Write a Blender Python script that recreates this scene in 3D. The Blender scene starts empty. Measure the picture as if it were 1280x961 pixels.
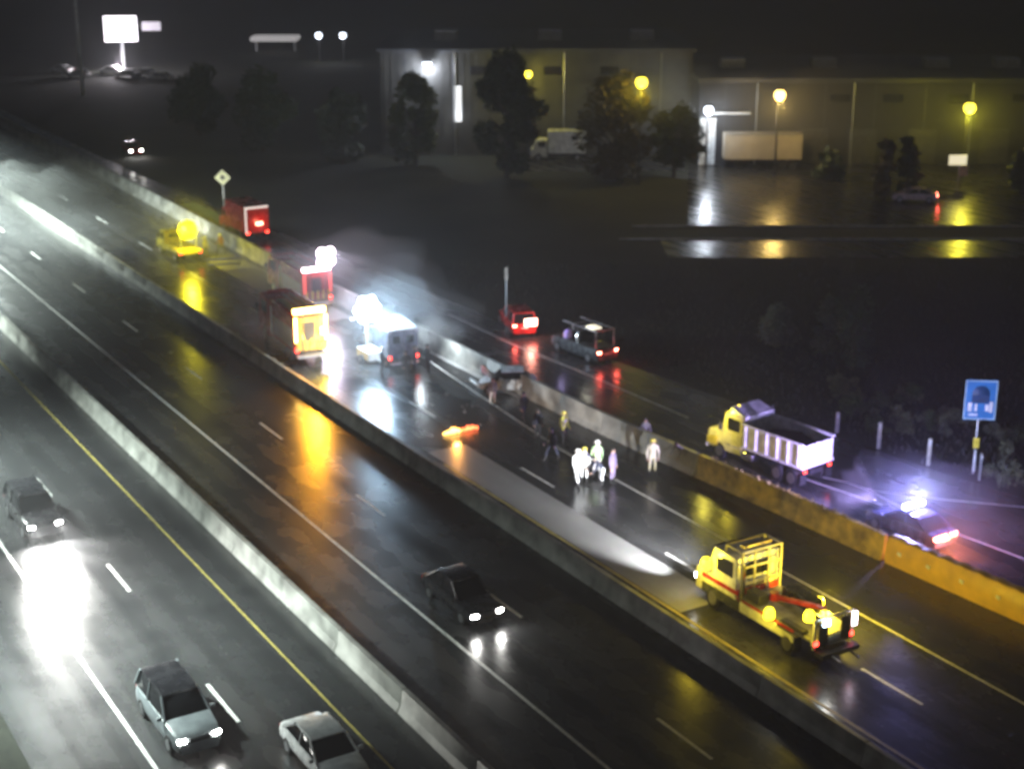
import bpy, bmesh, math, random
from mathutils import Vector, Matrix, Euler
random.seed(11)
R = math.radians
scene = bpy.context.scene
col = scene.collection

# ------------------------------------------------------------------ camera
F, CX, CY, H = 1900.0, 640.0, 480.5, 31.0          # focal length in 1280-wide pixels, centre, camera height
PITCH = math.atan(610.0 / F)
CP, SP = math.cos(PITCH), math.sin(PITCH)
TH = math.atan(1200.0 * CP / F)                     # the motorway runs up and to the left by this angle
CT, ST = math.cos(TH), math.sin(TH)
cam_d = bpy.data.cameras.new('camera')
cam = bpy.data.objects.new('camera', cam_d)
col.objects.link(cam)
cam.location = (0, 0, H)
cam.rotation_euler = (math.pi / 2 - PITCH, 0, 0)
cam_d.sensor_width = 36.0
cam_d.lens = 36.0 * F / 1280.0
cam_d.clip_start, cam_d.clip_end = 0.5, 6000
cam_d.dof.use_dof = True
cam_d.dof.focus_distance = 20.0
cam_d.dof.aperture_fstop = 0.95
scene.camera = cam

# ------------------------------------------------------------------ night sky
W = bpy.data.worlds.new('World'); scene.world = W
W.use_nodes = True
nt = W.node_tree; nt.nodes.clear()
sky = nt.nodes.new('ShaderNodeTexSky'); sky.sky_type = 'NISHITA'; sky.sun_disc = False
SUN_EL, SUN_ROT = R(38), R(200)
sky.sun_elevation, sky.sun_rotation = SUN_EL, SUN_ROT
bgn = nt.nodes.new('ShaderNodeBackground'); bgn.inputs[1].default_value = 0.0036
outn = nt.nodes.new('ShaderNodeOutputWorld')
nt.links.new(sky.outputs[0], bgn.inputs[0]); nt.links.new(bgn.outputs[0], outn.inputs[0])
sd = bpy.data.lights.new('cloud_glow', 'SUN'); sd.energy = 0.03; sd.angle = R(40); sd.color = (1, .93, .85)
so = bpy.data.objects.new('cloud_glow', sd); col.objects.link(so)
so.rotation_euler = (math.pi / 2 - SUN_EL, 0, math.pi - SUN_ROT)
scene.view_settings.view_transform = 'Standard'; scene.view_settings.look = 'None'
scene.view_settings.gamma = 1.0; scene.view_settings.exposure = 0.0
scene.render.engine = 'CYCLES'
cy = scene.cycles
cy.use_denoising = True; cy.max_bounces = 5; cy.diffuse_bounces = 2; cy.glossy_bounces = 3
cy.transmission_bounces = 2; cy.volume_bounces = 0; cy.transparent_max_bounces = 8
cy.sample_clamp_indirect = 3.0; cy.sample_clamp_direct = 0.0
cy.caustics_reflective = False; cy.caustics_refractive = False

# ------------------------------------------------------------------ projection helpers
def G(px, py, z=0.0):
    """world point at height z seen at a pixel of the 1280x961 photograph"""
    xc, yc = (px - CX) / F, -(py - CY) / F
    d = Vector((xc, CP + yc * SP, -SP + yc * CP))
    t = (z - H) / d.z
    return Vector((d.x * t, d.y * t, z))
def road(u, s, z=0.0): return Vector((u * CT - s * ST, u * ST + s * CT, z))
def us(p): return (p.x * CT + p.y * ST, -p.x * ST + p.y * CT)
def height_at(base, py):
    """height of a thing standing at base whose top shows at pixel row py"""
    yc = -(py - CY) / F
    t = base.y / (CP + yc * SP)
    return H + t * (-SP + yc * CP)
AWAY, TOWARD = TH, TH + math.pi

# ------------------------------------------------------------------ materials
MATS = {}
def mat(name, c, rough=.5, metal=0., var=.25, scale=3., bump=0., spec=.5, emit=None, es=0., rvar=0., coord='Object', bscale=None):
    if name in MATS: return MATS[name]
    m = bpy.data.materials.new(name); m.use_nodes = True
    n, l = m.node_tree.nodes, m.node_tree.links
    b = n['Principled BSDF']
    tc = n.new('ShaderNodeTexCoord')
    nz = n.new('ShaderNodeTexNoise'); nz.inputs['Scale'].default_value = scale; nz.inputs['Detail'].default_value = 5
    l.new(tc.outputs[coord], nz.inputs['Vector'])
    mx = n.new('ShaderNodeMix'); mx.data_type = 'RGBA'
    mx.inputs[6].default_value = (*[x * (1 - var) for x in c], 1); mx.inputs[7].default_value = (*[min(1, x * (1 + var)) for x in c], 1)
    cr = n.new('ShaderNodeMapRange'); cr.inputs[1].default_value = .3; cr.inputs[2].default_value = .7
    l.new(nz.outputs[0], cr.inputs[0]); l.new(cr.outputs[0], mx.inputs[0])
    l.new(mx.outputs[2], b.inputs['Base Color'])
    b.inputs['Roughness'].default_value = rough; b.inputs['Metallic'].default_value = metal
    b.inputs['Specular IOR Level'].default_value = spec
    if rvar:
        rr = n.new('ShaderNodeMapRange'); rr.inputs[1].default_value = .3; rr.inputs[2].default_value = .7
        rr.inputs[3].default_value = max(.02, rough - rvar); rr.inputs[4].default_value = rough + rvar
        l.new(nz.outputs[0], rr.inputs[0]); l.new(rr.outputs[0], b.inputs['Roughness'])
    if bump:
        n2 = n.new('ShaderNodeTexNoise'); n2.inputs['Scale'].default_value = bscale or scale * 6; n2.inputs['Detail'].default_value = 4
        l.new(tc.outputs[coord], n2.inputs['Vector'])
        bp = n.new('ShaderNodeBump'); bp.inputs['Strength'].default_value = bump; bp.inputs['Distance'].default_value = .03
        l.new(n2.outputs[0], bp.inputs['Height']); l.new(bp.outputs[0], b.inputs['Normal'])
    if emit:
        b.inputs['Emission Color'].default_value = (*emit, 1); b.inputs['Emission Strength'].default_value = es
        m.cycles.emission_sampling = 'NONE'
    MATS[name] = m
    return m
def glow(name, c, s): return mat(name, [x * .6 for x in c], .3, emit=c, es=s, var=.05)

def asphalt(name, base, rough, rvar, worn):
    """wet asphalt: streaks worn along the travel direction, puddled gloss, fine grain"""
    m = bpy.data.materials.new(name); m.use_nodes = True
    n, l = m.node_tree.nodes, m.node_tree.links
    b = n['Principled BSDF']
    tc = n.new('ShaderNodeTexCoord'); mp = n.new('ShaderNodeMapping')
    m0 = n.new('ShaderNodeMapping'); m0.inputs['Rotation'].default_value = (0, 0, -TH); l.new(tc.outputs['Object'], m0.inputs[0])
    mp.inputs['Scale'].default_value = (1.0, .03, 1); l.new(m0.outputs[0], mp.inputs[0])
    sx_ = n.new('ShaderNodeSeparateXYZ'); l.new(m0.outputs[0], sx_.inputs[0])
    w1 = n.new('ShaderNodeMath'); w1.operation = 'MULTIPLY_ADD'; w1.inputs[1].default_value = 2 * math.pi / 1.83; w1.inputs[2].default_value = 1.2; l.new(sx_.outputs[0], w1.inputs[0])
    w2 = n.new('ShaderNodeMath'); w2.operation = 'SINE'; l.new(w1.outputs[0], w2.inputs[0])
    w3 = n.new('ShaderNodeMath'); w3.operation = 'MULTIPLY'; w3.inputs[1].default_value = .10; l.new(w2.outputs[0], w3.inputs[0])
    st = n.new('ShaderNodeTexNoise'); st.inputs['Scale'].default_value = .9; st.inputs['Detail'].default_value = 6
    l.new(mp.outputs[0], st.inputs['Vector'])
    pu = n.new('ShaderNodeTexNoise'); pu.inputs['Scale'].default_value = .45; pu.inputs['Detail'].default_value = 7
    l.new(tc.outputs['Object'], pu.inputs['Vector'])
    gr = n.new('ShaderNodeTexNoise'); gr.inputs['Scale'].default_value = 9; gr.inputs['Detail'].default_value = 6
    l.new(tc.outputs['Object'], gr.inputs['Vector'])
    ad = n.new('ShaderNodeMath'); ad.operation = 'ADD'
    a0 = n.new('ShaderNodeMath'); a0.operation = 'ADD'; l.new(st.outputs[0], a0.inputs[0]); l.new(w3.outputs[0], a0.inputs[1])
    l.new(a0.outputs[0], ad.inputs[0]); l.new(pu.outputs[0], ad.inputs[1])
    mr = n.new('ShaderNodeMapRange'); mr.inputs[1].default_value = .6; mr.inputs[2].default_value = 1.4
    l.new(ad.outputs[0], mr.inputs[0])
    mx = n.new('ShaderNodeMix'); mx.data_type = 'RGBA'
    mx.inputs[6].default_value = (*base, 1); mx.inputs[7].default_value = (*worn, 1)
    l.new(mr.outputs[0], mx.inputs[0])
    mg = n.new('ShaderNodeMix'); mg.data_type = 'RGBA'; mg.blend_type = 'MULTIPLY'; mg.inputs[0].default_value = .5
    l.new(mx.outputs[2], mg.inputs[6]); l.new(gr.outputs['Color'], mg.inputs[7])
    l.new(mg.outputs[2], b.inputs['Base Color'])
    rr = n.new('ShaderNodeMapRange'); rr.inputs[1].default_value = .6; rr.inputs[2].default_value = 1.4
    rr.inputs[3].default_value = rough - rvar; rr.inputs[4].default_value = rough + rvar
    l.new(ad.outputs[0], rr.inputs[0]); l.new(rr.outputs[0], b.inputs['Roughness'])
    b.inputs['Specular IOR Level'].default_value = .5
    bp = n.new('ShaderNodeBump'); bp.inputs['Strength'].default_value = .18; bp.inputs['Distance'].default_value = .02
    l.new(gr.outputs[0], bp.inputs['Height']); l.new(bp.outputs[0], b.inputs['Normal'])
    return m

ASPHALT = asphalt('wet_asphalt', (.030, .031, .033), .26, .07, (.070, .071, .073))
LOT = asphalt('wet_lot_asphalt', (.026, .026, .027), .27, .10, (.05, .05, .05))
SHEEN_PAVE = asphalt('pale_sheen_pavement', (.30, .30, .30), .36, .06, (.42, .42, .41))  # pale tone puts the lamp sheen of the wet road into the colour
GROUND = mat('dark_soil_grass', (.016, .019, .010), .9, var=.6, scale=.12, bump=.8, bscale=3)
GRASS = mat('verge_grass', (.045, .085, .030), .85, var=.5, scale=.5, bump=1., bscale=9)
WHITE_PAINT = mat('white_road_paint', (.72, .72, .70), .45, var=.22, scale=2.5)
YELLOW_PAINT = mat('yellow_road_paint', (.46, .38, .10), .5, var=.22, scale=2.5)
CONCRETE = mat('barrier_concrete', (.34, .34, .315), .6, var=.5, scale=.8, bump=.35, bscale=7)
CONCRETE_D = mat('dirty_barrier_concrete', (.15, .15, .125), .65, var=.45, scale=.7, bump=.35, bscale=7)
YELLOW_PLASTIC = mat('yellow_barrier_plastic', (.72, .46, .04), .42, var=.18, scale=1.2)
STEEL = mat('galvanised_steel', (.42, .43, .44), .42, metal=.7, var=.15)
DARK_STEEL = mat('dark_steel', (.05, .05, .055), .45, metal=.5, var=.2)
RUBBER = mat('tyre_rubber', (.018, .018, .019), .75, var=.3)
RIM = mat('wheel_rim', (.45, .45, .47), .3, metal=.9, var=.1)
CHROME = mat('chrome', (.7, .7, .72), .15, metal=1., var=.05)
GLASS = mat('dark_window_glass', (.010, .011, .013), .06, var=.2, spec=.6)
PLASTIC = mat('black_plastic', (.02, .02, .022), .5, var=.2)
def paint(name, c, rough=.26, var=.22): return mat(name, c, rough, var=var, scale=2.2, spec=.6, rvar=.1)
P_SILVER = paint('silver_paint', (.24, .27, .29), .4); P_WHITE = paint('white_paint', (.80, .82, .82))
P_BLACK = paint('black_paint', (.020, .020, .024)); P_DGREY = paint('dark_grey_paint', (.07, .075, .08))
P_RED = paint('red_paint', (.42, .025, .02)); P_YEL = paint('yellow_paint', (.74, .60, .06)); P_BLUE = paint('deep_blue_paint', (.05, .05, .11))
P_LIME = paint('amber_yellow_paint', (.70, .47, .08))
DENT = mat('scraped_silver_paint', (.50, .51, .53), .4, var=.5, scale=5, bump=.8, bscale=6)
E_HEAD = glow('headlight_lens', (1, .98, .92), 60); E_TAIL = glow('tail_lamp_lens', (1, .05, .03), 9)
E_BRAKE = glow('brake_lamp_lens', (1, .22, .14), 22); E_AMBER = glow('amber_beacon_lens', (1, .80, .03), 5)
E_BLUE = glow('blue_strobe_lens', (.30, .38, 1), 60); E_FLOOD = glow('flood_lamp_lens', (.66, .86, 1), 12)
E_PINKW = glow('white_strobe_lens', (1, .80, .98), 10); E_ORANGE = glow('warm_work_lamp_lens', (1, .62, .12), 22)
E_SODIUM = glow('yellow_lamp_lens', (1, .80, .06), 5); E_WARM = glow('amber_lamp_lens', (1, .66, .20), 6)
E_COOL = glow('cool_lamp_lens', (.78, .86, 1), 6); E_DOOR = glow('lit_doorway', (.95, .97, 1), 1.1)
E_SIGN = glow('lit_sign_face', (1, .93, 1), 3.0); E_FLAME = glow('flare_flame', (1, .16, .05), 4)
E_FLAME_CORE = glow('flare_core', (1, .60, .14), 5)
LEAF_D = mat('dark_leaves', (.030, .050, .020), .6, var=.5, scale=2); LEAF_M = mat('green_leaves', (.055, .080, .028), .6, var=.5, scale=2)
LEAF_O = mat('autumn_leaves', (.095, .070, .028), .6, var=.5, scale=2); LEAF_G = mat('roadside_leaves', (.12, .13, .075), .7, var=.5, scale=2)
BARK = mat('bark', (.06, .045, .035), .9, var=.4, scale=6, bump=.6)
SKIN = mat('skin', (.42, .26, .19), .5, var=.1)
WALL_G = mat('pale_metal_cladding', (.075, .075, .075), .55, var=.35, scale=.5)
WALL_B = mat('grey_block_wall', (.034, .034, .040), .7, var=.2, scale=.6)
ROOF_M = mat('dark_roof_sheet', (.07, .075, .09), .5, var=.25, scale=.4)
BEIGE = mat('beige_trailer_side', (.48, .42, .33), .5, var=.12, scale=1)
SHUTTER = mat('roller_shutter', (.075, .075, .08), .5, var=.3, scale=2)
FENCE_M = mat('weathered_wood', (.13, .11, .09), .8, var=.35, scale=3)

# ------------------------------------------------------------------ mesh helpers
class MB:
    def __init__(s): s.v, s.f, s.m = [], [], []
    def add(s, vs, fs, mi=0):
        o = len(s.v); s.v += [tuple(v) for v in vs]
        s.f += [tuple(i + o for i in f) for f in fs]; s.m += [mi] * len(fs)
        return s
    def box(s, c, d, rz=0., mi=0, taper=(1, 1), rx=0.):
        x, y, z = d[0] / 2, d[1] / 2, d[2] / 2
        M = Matrix.Rotation(rz, 3, 'Z') @ Matrix.Rotation(rx, 3, 'X')
        vs = []
        for sz in (-1, 1):
            kx, ky = (1, 1) if sz < 0 else taper
            for sx, sy in ((-1, -1), (1, -1), (1, 1), (-1, 1)):
                vs.append(Vector(c) + M @ Vector((sx * x * kx, sy * y * ky, sz * z)))
        return s.add(vs, [(3, 2, 1, 0), (4, 5, 6, 7), (0, 1, 5, 4), (1, 2, 6, 5), (2, 3, 7, 6), (3, 0, 4, 7)], mi)
    def tube(s, p0, p1, r0, r1=None, n=8, mi=0):
        r1 = r0 if r1 is None else r1
        p0, p1 = Vector(p0), Vector(p1); d = (p1 - p0).normalized()
        a = d.orthogonal().normalized(); b = d.cross(a)
        vs = []
        for p, r in ((p0, r0), (p1, r1)):
            for k in range(n):
                t = 2 * math.pi * k / n; vs.append(p + (a * math.cos(t) + b * math.sin(t)) * r)
        fs = [(k, (k + 1) % n, n + (k + 1) % n, n + k) for k in range(n)] + [tuple(range(n - 1, -1, -1)), tuple(range(n, 2 * n))]
        return s.add(vs, fs, mi)
    def path(s, pts, r, n=6):
        for a, b in zip(pts, pts[1:]): s.tube(a, b, r, n=n)
        return s
    def lathe(s, c, prof, n=12, axis='Z', mi=0):
        """prof: (radius, height) pairs"""
        vs, fs = [], []
        for r, h in prof:
            for k in range(n):
                t = 2 * math.pi * k / n
                p = (r * math.cos(t), r * math.sin(t), h)
                if axis == 'X': p = (h, p[0], p[1])
                if axis == 'Y': p = (p[0], h, p[1])
                vs.append(Vector(c) + Vector(p))
        for i in range(len(prof) - 1):
            for k in range(n):
                fs.append((i * n + k, i * n + (k + 1) % n, (i + 1) * n + (k + 1) % n, (i + 1) * n + k))
        fs += [tuple(range(n - 1, -1, -1)), tuple(range((len(prof) - 1) * n, len(prof) * n))]
        return s.add(vs, fs, mi)
    def loft(s, rings, mi=0, caps=True):
        n = len(rings[0]); vs = [p for r in rings for p in r]; fs = []
        for i in range(len(rings) - 1):
            for k in range(n):
                fs.append((i * n + k, i * n + (k + 1) % n, (i + 1) * n + (k + 1) % n, (i + 1) * n + k))
        if caps: fs += [tuple(range(n - 1, -1, -1)), tuple(range((len(rings) - 1) * n, len(rings) * n))]
        return s.add(vs, fs, mi)
    def prism(s, prof, x0, x1, mi=0):
        """prof: (y, z) outline swept along x"""
        n = len(prof)
        vs = [(x0, y, z) for y, z in prof] + [(x1, y, z) for y, z in prof]
        fs = [(k, (k + 1) % n, n + (k + 1) % n, n + k) for k in range(n)] + [tuple(range(n - 1, -1, -1)), tuple(range(n, 2 * n))]
        return s.add(vs, fs, mi)
    def build(s, name, m, parent=None, bevel=0., smooth=True, loc=None, rz=0.):
        me = bpy.data.meshes.new(name); me.from_pydata(s.v, [], s.f)
        bm = bmesh.new(); bm.from_mesh(me); bmesh.ops.recalc_face_normals(bm, faces=bm.faces); bm.to_mesh(me); bm.free()
        for x in (m if isinstance(m, (list, tuple)) else [m]): me.materials.append(x)
        me.polygons.foreach_set('material_index', s.m)
        if smooth:
            me.polygons.foreach_set('use_smooth', [True] * len(me.polygons)); me.set_sharp_from_angle(angle=R(38))
        o = bpy.data.objects.new(name, me); col.objects.link(o)
        if parent: o.parent = parent
        if loc is not None: o.location = loc
        o.rotation_euler = (0, 0, rz)
        if bevel:
            b = o.modifiers.new('bevel', 'BEVEL'); b.width = bevel; b.segments = 2; b.limit_method = 'ANGLE'; b.angle_limit = R(40)
        return o
def tag(o, label=None, cat=None, group=None, kind=None):
    if label: o['label'] = label
    if cat: o['category'] = cat
    if group: o['group'] = group
    if kind: o['kind'] = kind
    return o
def thing(name, label, cat, loc, rz=0., group=None):
    o = bpy.data.objects.new(name, None); col.objects.link(o)
    o.empty_display_size = .3; o.location = loc; o.rotation_euler = (0, 0, rz)
    return tag(o, label, cat, group)
def copy_tree(o, parent=None):
    c = o.copy(); col.objects.link(c); c.parent = parent
    for ch in list(o.children): copy_tree(ch, c)
    return c
def light(parent, name, loc, energy, color, radius=.15, spot=None, aim=None, blend=1.):
    d = bpy.data.lights.new(name, 'SPOT' if spot else 'POINT'); d.energy = energy; d.color = color; d.shadow_soft_size = radius
    o = bpy.data.objects.new(name, d); col.objects.link(o); o.location = loc
    if parent: o.parent = parent
    if spot:
        d.spot_size = R(spot); d.spot_blend = blend
        o.rotation_euler = Vector(aim).to_track_quat('-Z', 'Y').to_euler()
    return o
def sheet(name, pts, m, z, kind='structure', sub=0):
    me = bpy.data.meshes.new(name); me.from_pydata([(p[0], p[1], z) for p in pts], [], [tuple(range(len(pts)))])
    me.materials.append(m)
    o = bpy.data.objects.new(name, me); col.objects.link(o); o['kind'] = kind
    return o
def strip(name, uu, m, z, width):
    """a long painted line or paved strip along the road; uu: (u, s) points"""
    mb = MB(); P = [road(u, s, z) for u, s in uu]
    side = Vector((CT, ST, 0)) * width / 2
    vs = []
    for p in P: vs += [p - side, p + side]
    mb.add(vs, [(2 * i, 2 * i + 1, 2 * i + 3, 2 * i + 2) for i in range(len(P) - 1)])
    return tag(mb.build(name, m, smooth=False), kind='structure')

# ------------------------------------------------------------------ the setting
sheet('ground', [(-1500, -200), (1500, -200), (1500, 1500), (-1500, 1500)], GROUND, 0.0)
def roadpoly(u0, u1, s0, s1): return [road(u0, s0), road(u1, s0), road(u1, s1), road(u0, s1)]
sheet('embankment', roadpoly(-30, 10.2, -60, 300), mat('darkened_ground', (.010, .012, .007), .95, var=.5, scale=2, bump=.5), .008)  # shade put into the colour, keeps this corner black under the lamps
sheet('road', roadpoly(10.2, 51.3, -60, 900), ASPHALT, .012)
# slip road: runs beside the barrier and opens out toward the viewer
def ku(k): return (k - SP * math.tan(TH)) * H * CT / CP
def S(py, u):
    """distance along the road of lateral offset u at pixel row py"""
    D = F * H / (CP * (py + 130)); Y = (D - H * SP) / CP
    return (Y - u * ST) / CT
edge = [(67.5, S(800, 67.5)), (63.5, S(640, 63.5)), (62.2, S(590, 62.2)), (59.5, S(480, 59.5)), (57.2, S(400, 57.2)), (55.2, S(285, 55.2)), (53.6, S(215, 53.6)), (53, 900)]
mb = MB(); vs = []
for u, s in edge: vs += [road(51.0, s, .008), road(u, s, .008)]
mb.add(vs, [(2 * i, 2 * i + 1, 2 * i + 3, 2 * i + 2) for i in range(len(edge) - 1)])
tag(mb.build('slip_road', ASPHALT, smooth=False), kind='structure')
U_EDGE, U_D1, U_Y1 = 14.2, 18.08, 21.75
U_B, U_D2, U_C, U_Y2, U_D3, U_E, U_D = 28.67, 32.4, 36.85, 38.7, 42.2, 45.75, 50.5
strip('edge_line', [(U_EDGE, -60), (U_EDGE, 700)], WHITE_PAINT, .016, .16)
strip('yellow_line', [(U_Y1, -60), (U_Y1, 700)], YELLOW_PAINT, .016, .11)
strip('middle_edge_line', [(U_B, -60), (U_B, 700)], WHITE_PAINT, .016, .16)
strip('median_yellow_line', [(U_Y2, -60), (U_Y2, S(580, U_Y2))], YELLOW_PAINT, .020, .16)
strip('far_lane_line', [(U_E, -60), (U_E, S(560, U_E)), (U_E + 2.2, S(430, U_E + 2))], WHITE_PAINT, .016, .15)
strip('lane_sheen', [(40.1, S(757, 40.1)), (40.1, S(560, 40.1))], SHEEN_PAVE, .016, 2.5)  # pale strip painted where headlights and floods make the lane shine
strip('shoulder_sheen', [(46.4, S(400, 46.4)), (46.4, S(300, 46.4))], SHEEN_PAVE, .016, 3.0)  # same pale strip, painted for the brighter lit stretch further on
strip('barrier_foot_line', [(48.7, S(500, 48.7)), (48.7, S(400, 48.7))], WHITE_PAINT, .016, .4)
def dashes(name, u, ref, s1=420):
    s0 = S(ref, u); mb = MB(); k = -4
    while s0 + k * 13.8 < s1:
        s = s0 + k * 13.8; k += 1
        side = Vector((CT, ST, 0)) * .08
        a, b = road(u, s - 3.5, .016), road(u, s, .016)
        mb.add([a - side, a + side, b + side, b - side], [(0, 1, 2, 3)])
    return tag(mb.build(name, WHITE_PAINT, smooth=False), kind='structure')
dashes('lane_dashes', U_D1, 705); dashes('middle_lane_dashes', U_D2, 897); dashes('far_lane_dashes', U_D3, 835)
# lines where the slip road leaves
def gline(name, pts, m=WHITE_PAINT, w=.17):
    mb = MB(); vs = []
    for p in pts: vs += [G(p[0], p[1], .017) - Vector((CT, ST, 0)) * w / 2, G(p[0], p[1], .017) + Vector((CT, ST, 0)) * w / 2]
    mb.add(vs, [(2 * i, 2 * i + 1, 2 * i + 3, 2 * i + 2) for i in range(len(pts) - 1)])
    return tag(mb.build(name, m, smooth=False), kind='structure')
gline('exit_line', [(1005, 598), (1100, 630), (1200, 668), (1285, 700), (1400, 748)])
gline('gore_line', [(1085, 612), (1180, 624), (1285, 634), (1420, 645)], w=.3)
gline('slip_edge_line', [(1000, 590), (1060, 603), (1085, 612), (1165, 655)], w=.22)
gline('slip_lane_line', [(560, 392), (640, 430), (720, 462), (860, 522)])
verge = sheet('verge', [G(205, 262), G(300, 305), G(318, 288), G(240, 252)], GRASS, .02)

# ------------------------------------------------------------------ concrete barriers
def barrier(name, label, uu, h, wb, m, cap=None):
    """New-Jersey profile swept along the road"""
    prof = [(-wb / 2, 0), (-wb / 2, .08), (-wb * .28, .33), (-wb * .17, h), (wb * .17, h), (wb * .28, .33), (wb / 2, .08), (wb / 2, 0)]
    rings = []
    for (ua, sa), (ub, sb) in zip(uu, uu[1:]):
        nj = max(1, int((sb - sa) / 4.0))
        for i in range(nj):
            for ds, k in ((.0, .80), (.05, 1.0), ((sb - sa) / nj - .05, 1.0)):
                t = (i * (sb - sa) / nj + ds) / (sb - sa); u = ua + (ub - ua) * t
                rings.append([road(u + a * k, sa + (sb - sa) * t, z * (.95 if k < 1 else 1)) for a, z in prof])
    mb = MB(); mb.loft(rings)
    return tag(mb.build(name, m, bevel=.015), label, 'barrier')
def seg(u, s0, s1, step=6.0):
    n = max(1, int((s1 - s0) / step)); return [(u, s0 + (s1 - s0) * i / n) for i in range(n + 1)]
b1 = barrier('concrete_barrier', 'pale stained concrete barrier with yellow line along its near side', seg(24.1, -60, 500), 1.0, .7, CONCRETE)
b2 = barrier('median_barrier', 'concrete median barrier between dark car and tow truck', seg(U_C + .3, -60, 600), .95, .65, CONCRETE)
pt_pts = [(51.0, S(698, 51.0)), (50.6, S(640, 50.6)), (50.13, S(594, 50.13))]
b4 = barrier('amber_tinted_barrier', 'dirty concrete barrier coloured as if amber lit, below the dump truck', pt_pts, 1.3, .75, mat('amber_tinted_concrete', (.46, .34, .07), .6, var=.6, scale=1.3, bump=.4, bscale=7))  # amber spill of the beacons is put into the concrete colour
far_pts = [(50.1, S(593.5, 50.1)), (49.6, S(540, 49.6)), (49.3, S(470, 49.3)), (49.0, S(400, 49)), (48.9, S(330, 48.9)), (49.5, S(230, 49.5)), (49.5, 420)]
b3 = barrier('roadside_barrier', 'concrete barrier behind the wrecked car and the group of people', far_pts, 1.3, .75, CONCRETE)
yb_pts = [(52.1, S(905, 52.1)), (51.9, S(830, 51.9)), (51.6, S(770, 51.6)), (51.3, S(730, 51.3)), (51.05, S(698.3, 51.05))]
# yellow crash cushion: rounded plastic section with ribs
mb = MB(); rings = []
fine = []
for a, b in zip(yb_pts, yb_pts[1:]):
    for i in range(12): fine.append((a[0] + (b[0] - a[0]) * i / 12, a[1] + (b[1] - a[1]) * i / 12))
for i, (u, s) in enumerate(fine):
    k = 1.0 + (.035 if i % 3 == 0 else 0)
    rings.append([road(u + .42 * k * c[0], s, c[1] * 1.42 * k) for c in ((-1, .02), (-1.05, .35), (-.95, .75), (-.6, .97), (0, 1.02), (.6, .97), (.95, .75), (1.05, .35), (1, .02))])
mb.loft(rings); yb = thing('crash_cushion', 'rounded yellow plastic crash barrier running off the frame edge beside the police car', 'barrier', (0, 0, 0))
mb.build('body', YELLOW_PLASTIC, yb, smooth=True)
for i in range(2, len(fine), 6):
    u, s = fine[i]; MB().box(road(u - .46, s, .80), (.03, .25, .18), rz=TH).build('reflector', mat('reflector_white', (.8, .8, .75), .3), yb)
# grime and weeds caught on the top of the roadside barrier
mb = MB()
for i in range(150):
    s = random.uniform(S(695, 51), S(600, 50.2)); t = (s - S(695, 51)) / (S(600, 50.2) - S(695, 51)); u = 50.98 + (50.2 - 50.98) * t
    p = road(u + random.uniform(-.12, .12), s, 1.30); h = random.uniform(.04, .24)
    a = random.uniform(0, 6.28); d = Vector((math.cos(a), math.sin(a), 0)) * .05
    mb.add([p - d, p + d, p + Vector((random.uniform(-.1, .1), random.uniform(-.1, .1), h))], [(0, 1, 2)])
tag(mb.build('dry_weeds', mat('dry_grass', (.26, .21, .07), .8, var=.4), smooth=False), 'dry pale weeds caught along the top of the roadside barrier', 'weeds', kind='stuff')

# ------------------------------------------------------------------ vehicles
def wheel(parent, x, y, r=.33, w=.22, rim_m=RIM, dual=False):
    o = MB().lathe((0, 0, 0), [(r * .6, -w / 2), (r * .93, -w / 2), (r, -w / 3), (r, w / 3), (r * .93, w / 2), (r * .6, w / 2)], 18, 'X').build('wheel', RUBBER, parent, loc=(x, y, r))
    sx = 1 if x > 0 else -1
    MB().lathe((sx * w * .5, 0, 0), [(r * .62, -.03), (r * .6, .012), (r * .3, .005), (r * .12, .03)], 14, 'X').build('rim', rim_m, o)
    return o
def ring5(hw, y, zb, zt, sh=.06):
    return [(-hw * .9, y, zb), (-hw, y, zb + .16), (-hw, y, zb + (zt - zb) * .6), (-hw * .95, y, zt - sh), (-hw * .82, y, zt),
            (hw * .82, y, zt), (hw * .95, y, zt - sh), (hw, y, zb + (zt - zb) * .6), (hw, y, zb + .16), (hw * .9, y, zb)]
CAR = {  # L, W, H, hood height, trunk height, cabin stations (rear base, roof rear, roof front, windscreen base) as fractions from the rear
    'sedan': (4.75, 1.82, 1.48, .93, 1.00, (.10, .27, .56, .74)),
    'suv': (4.95, 1.95, 1.85, 1.10, 1.12, (.015, .075, .58, .73)),
    'pickup': (5.6, 1.98, 1.90, 1.12, 1.12, (.40, .44, .62, .74)),
    'van': (5.2, 1.98, 2.05, 1.05, 1.15, (.01, .05, .68, .84))}
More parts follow.
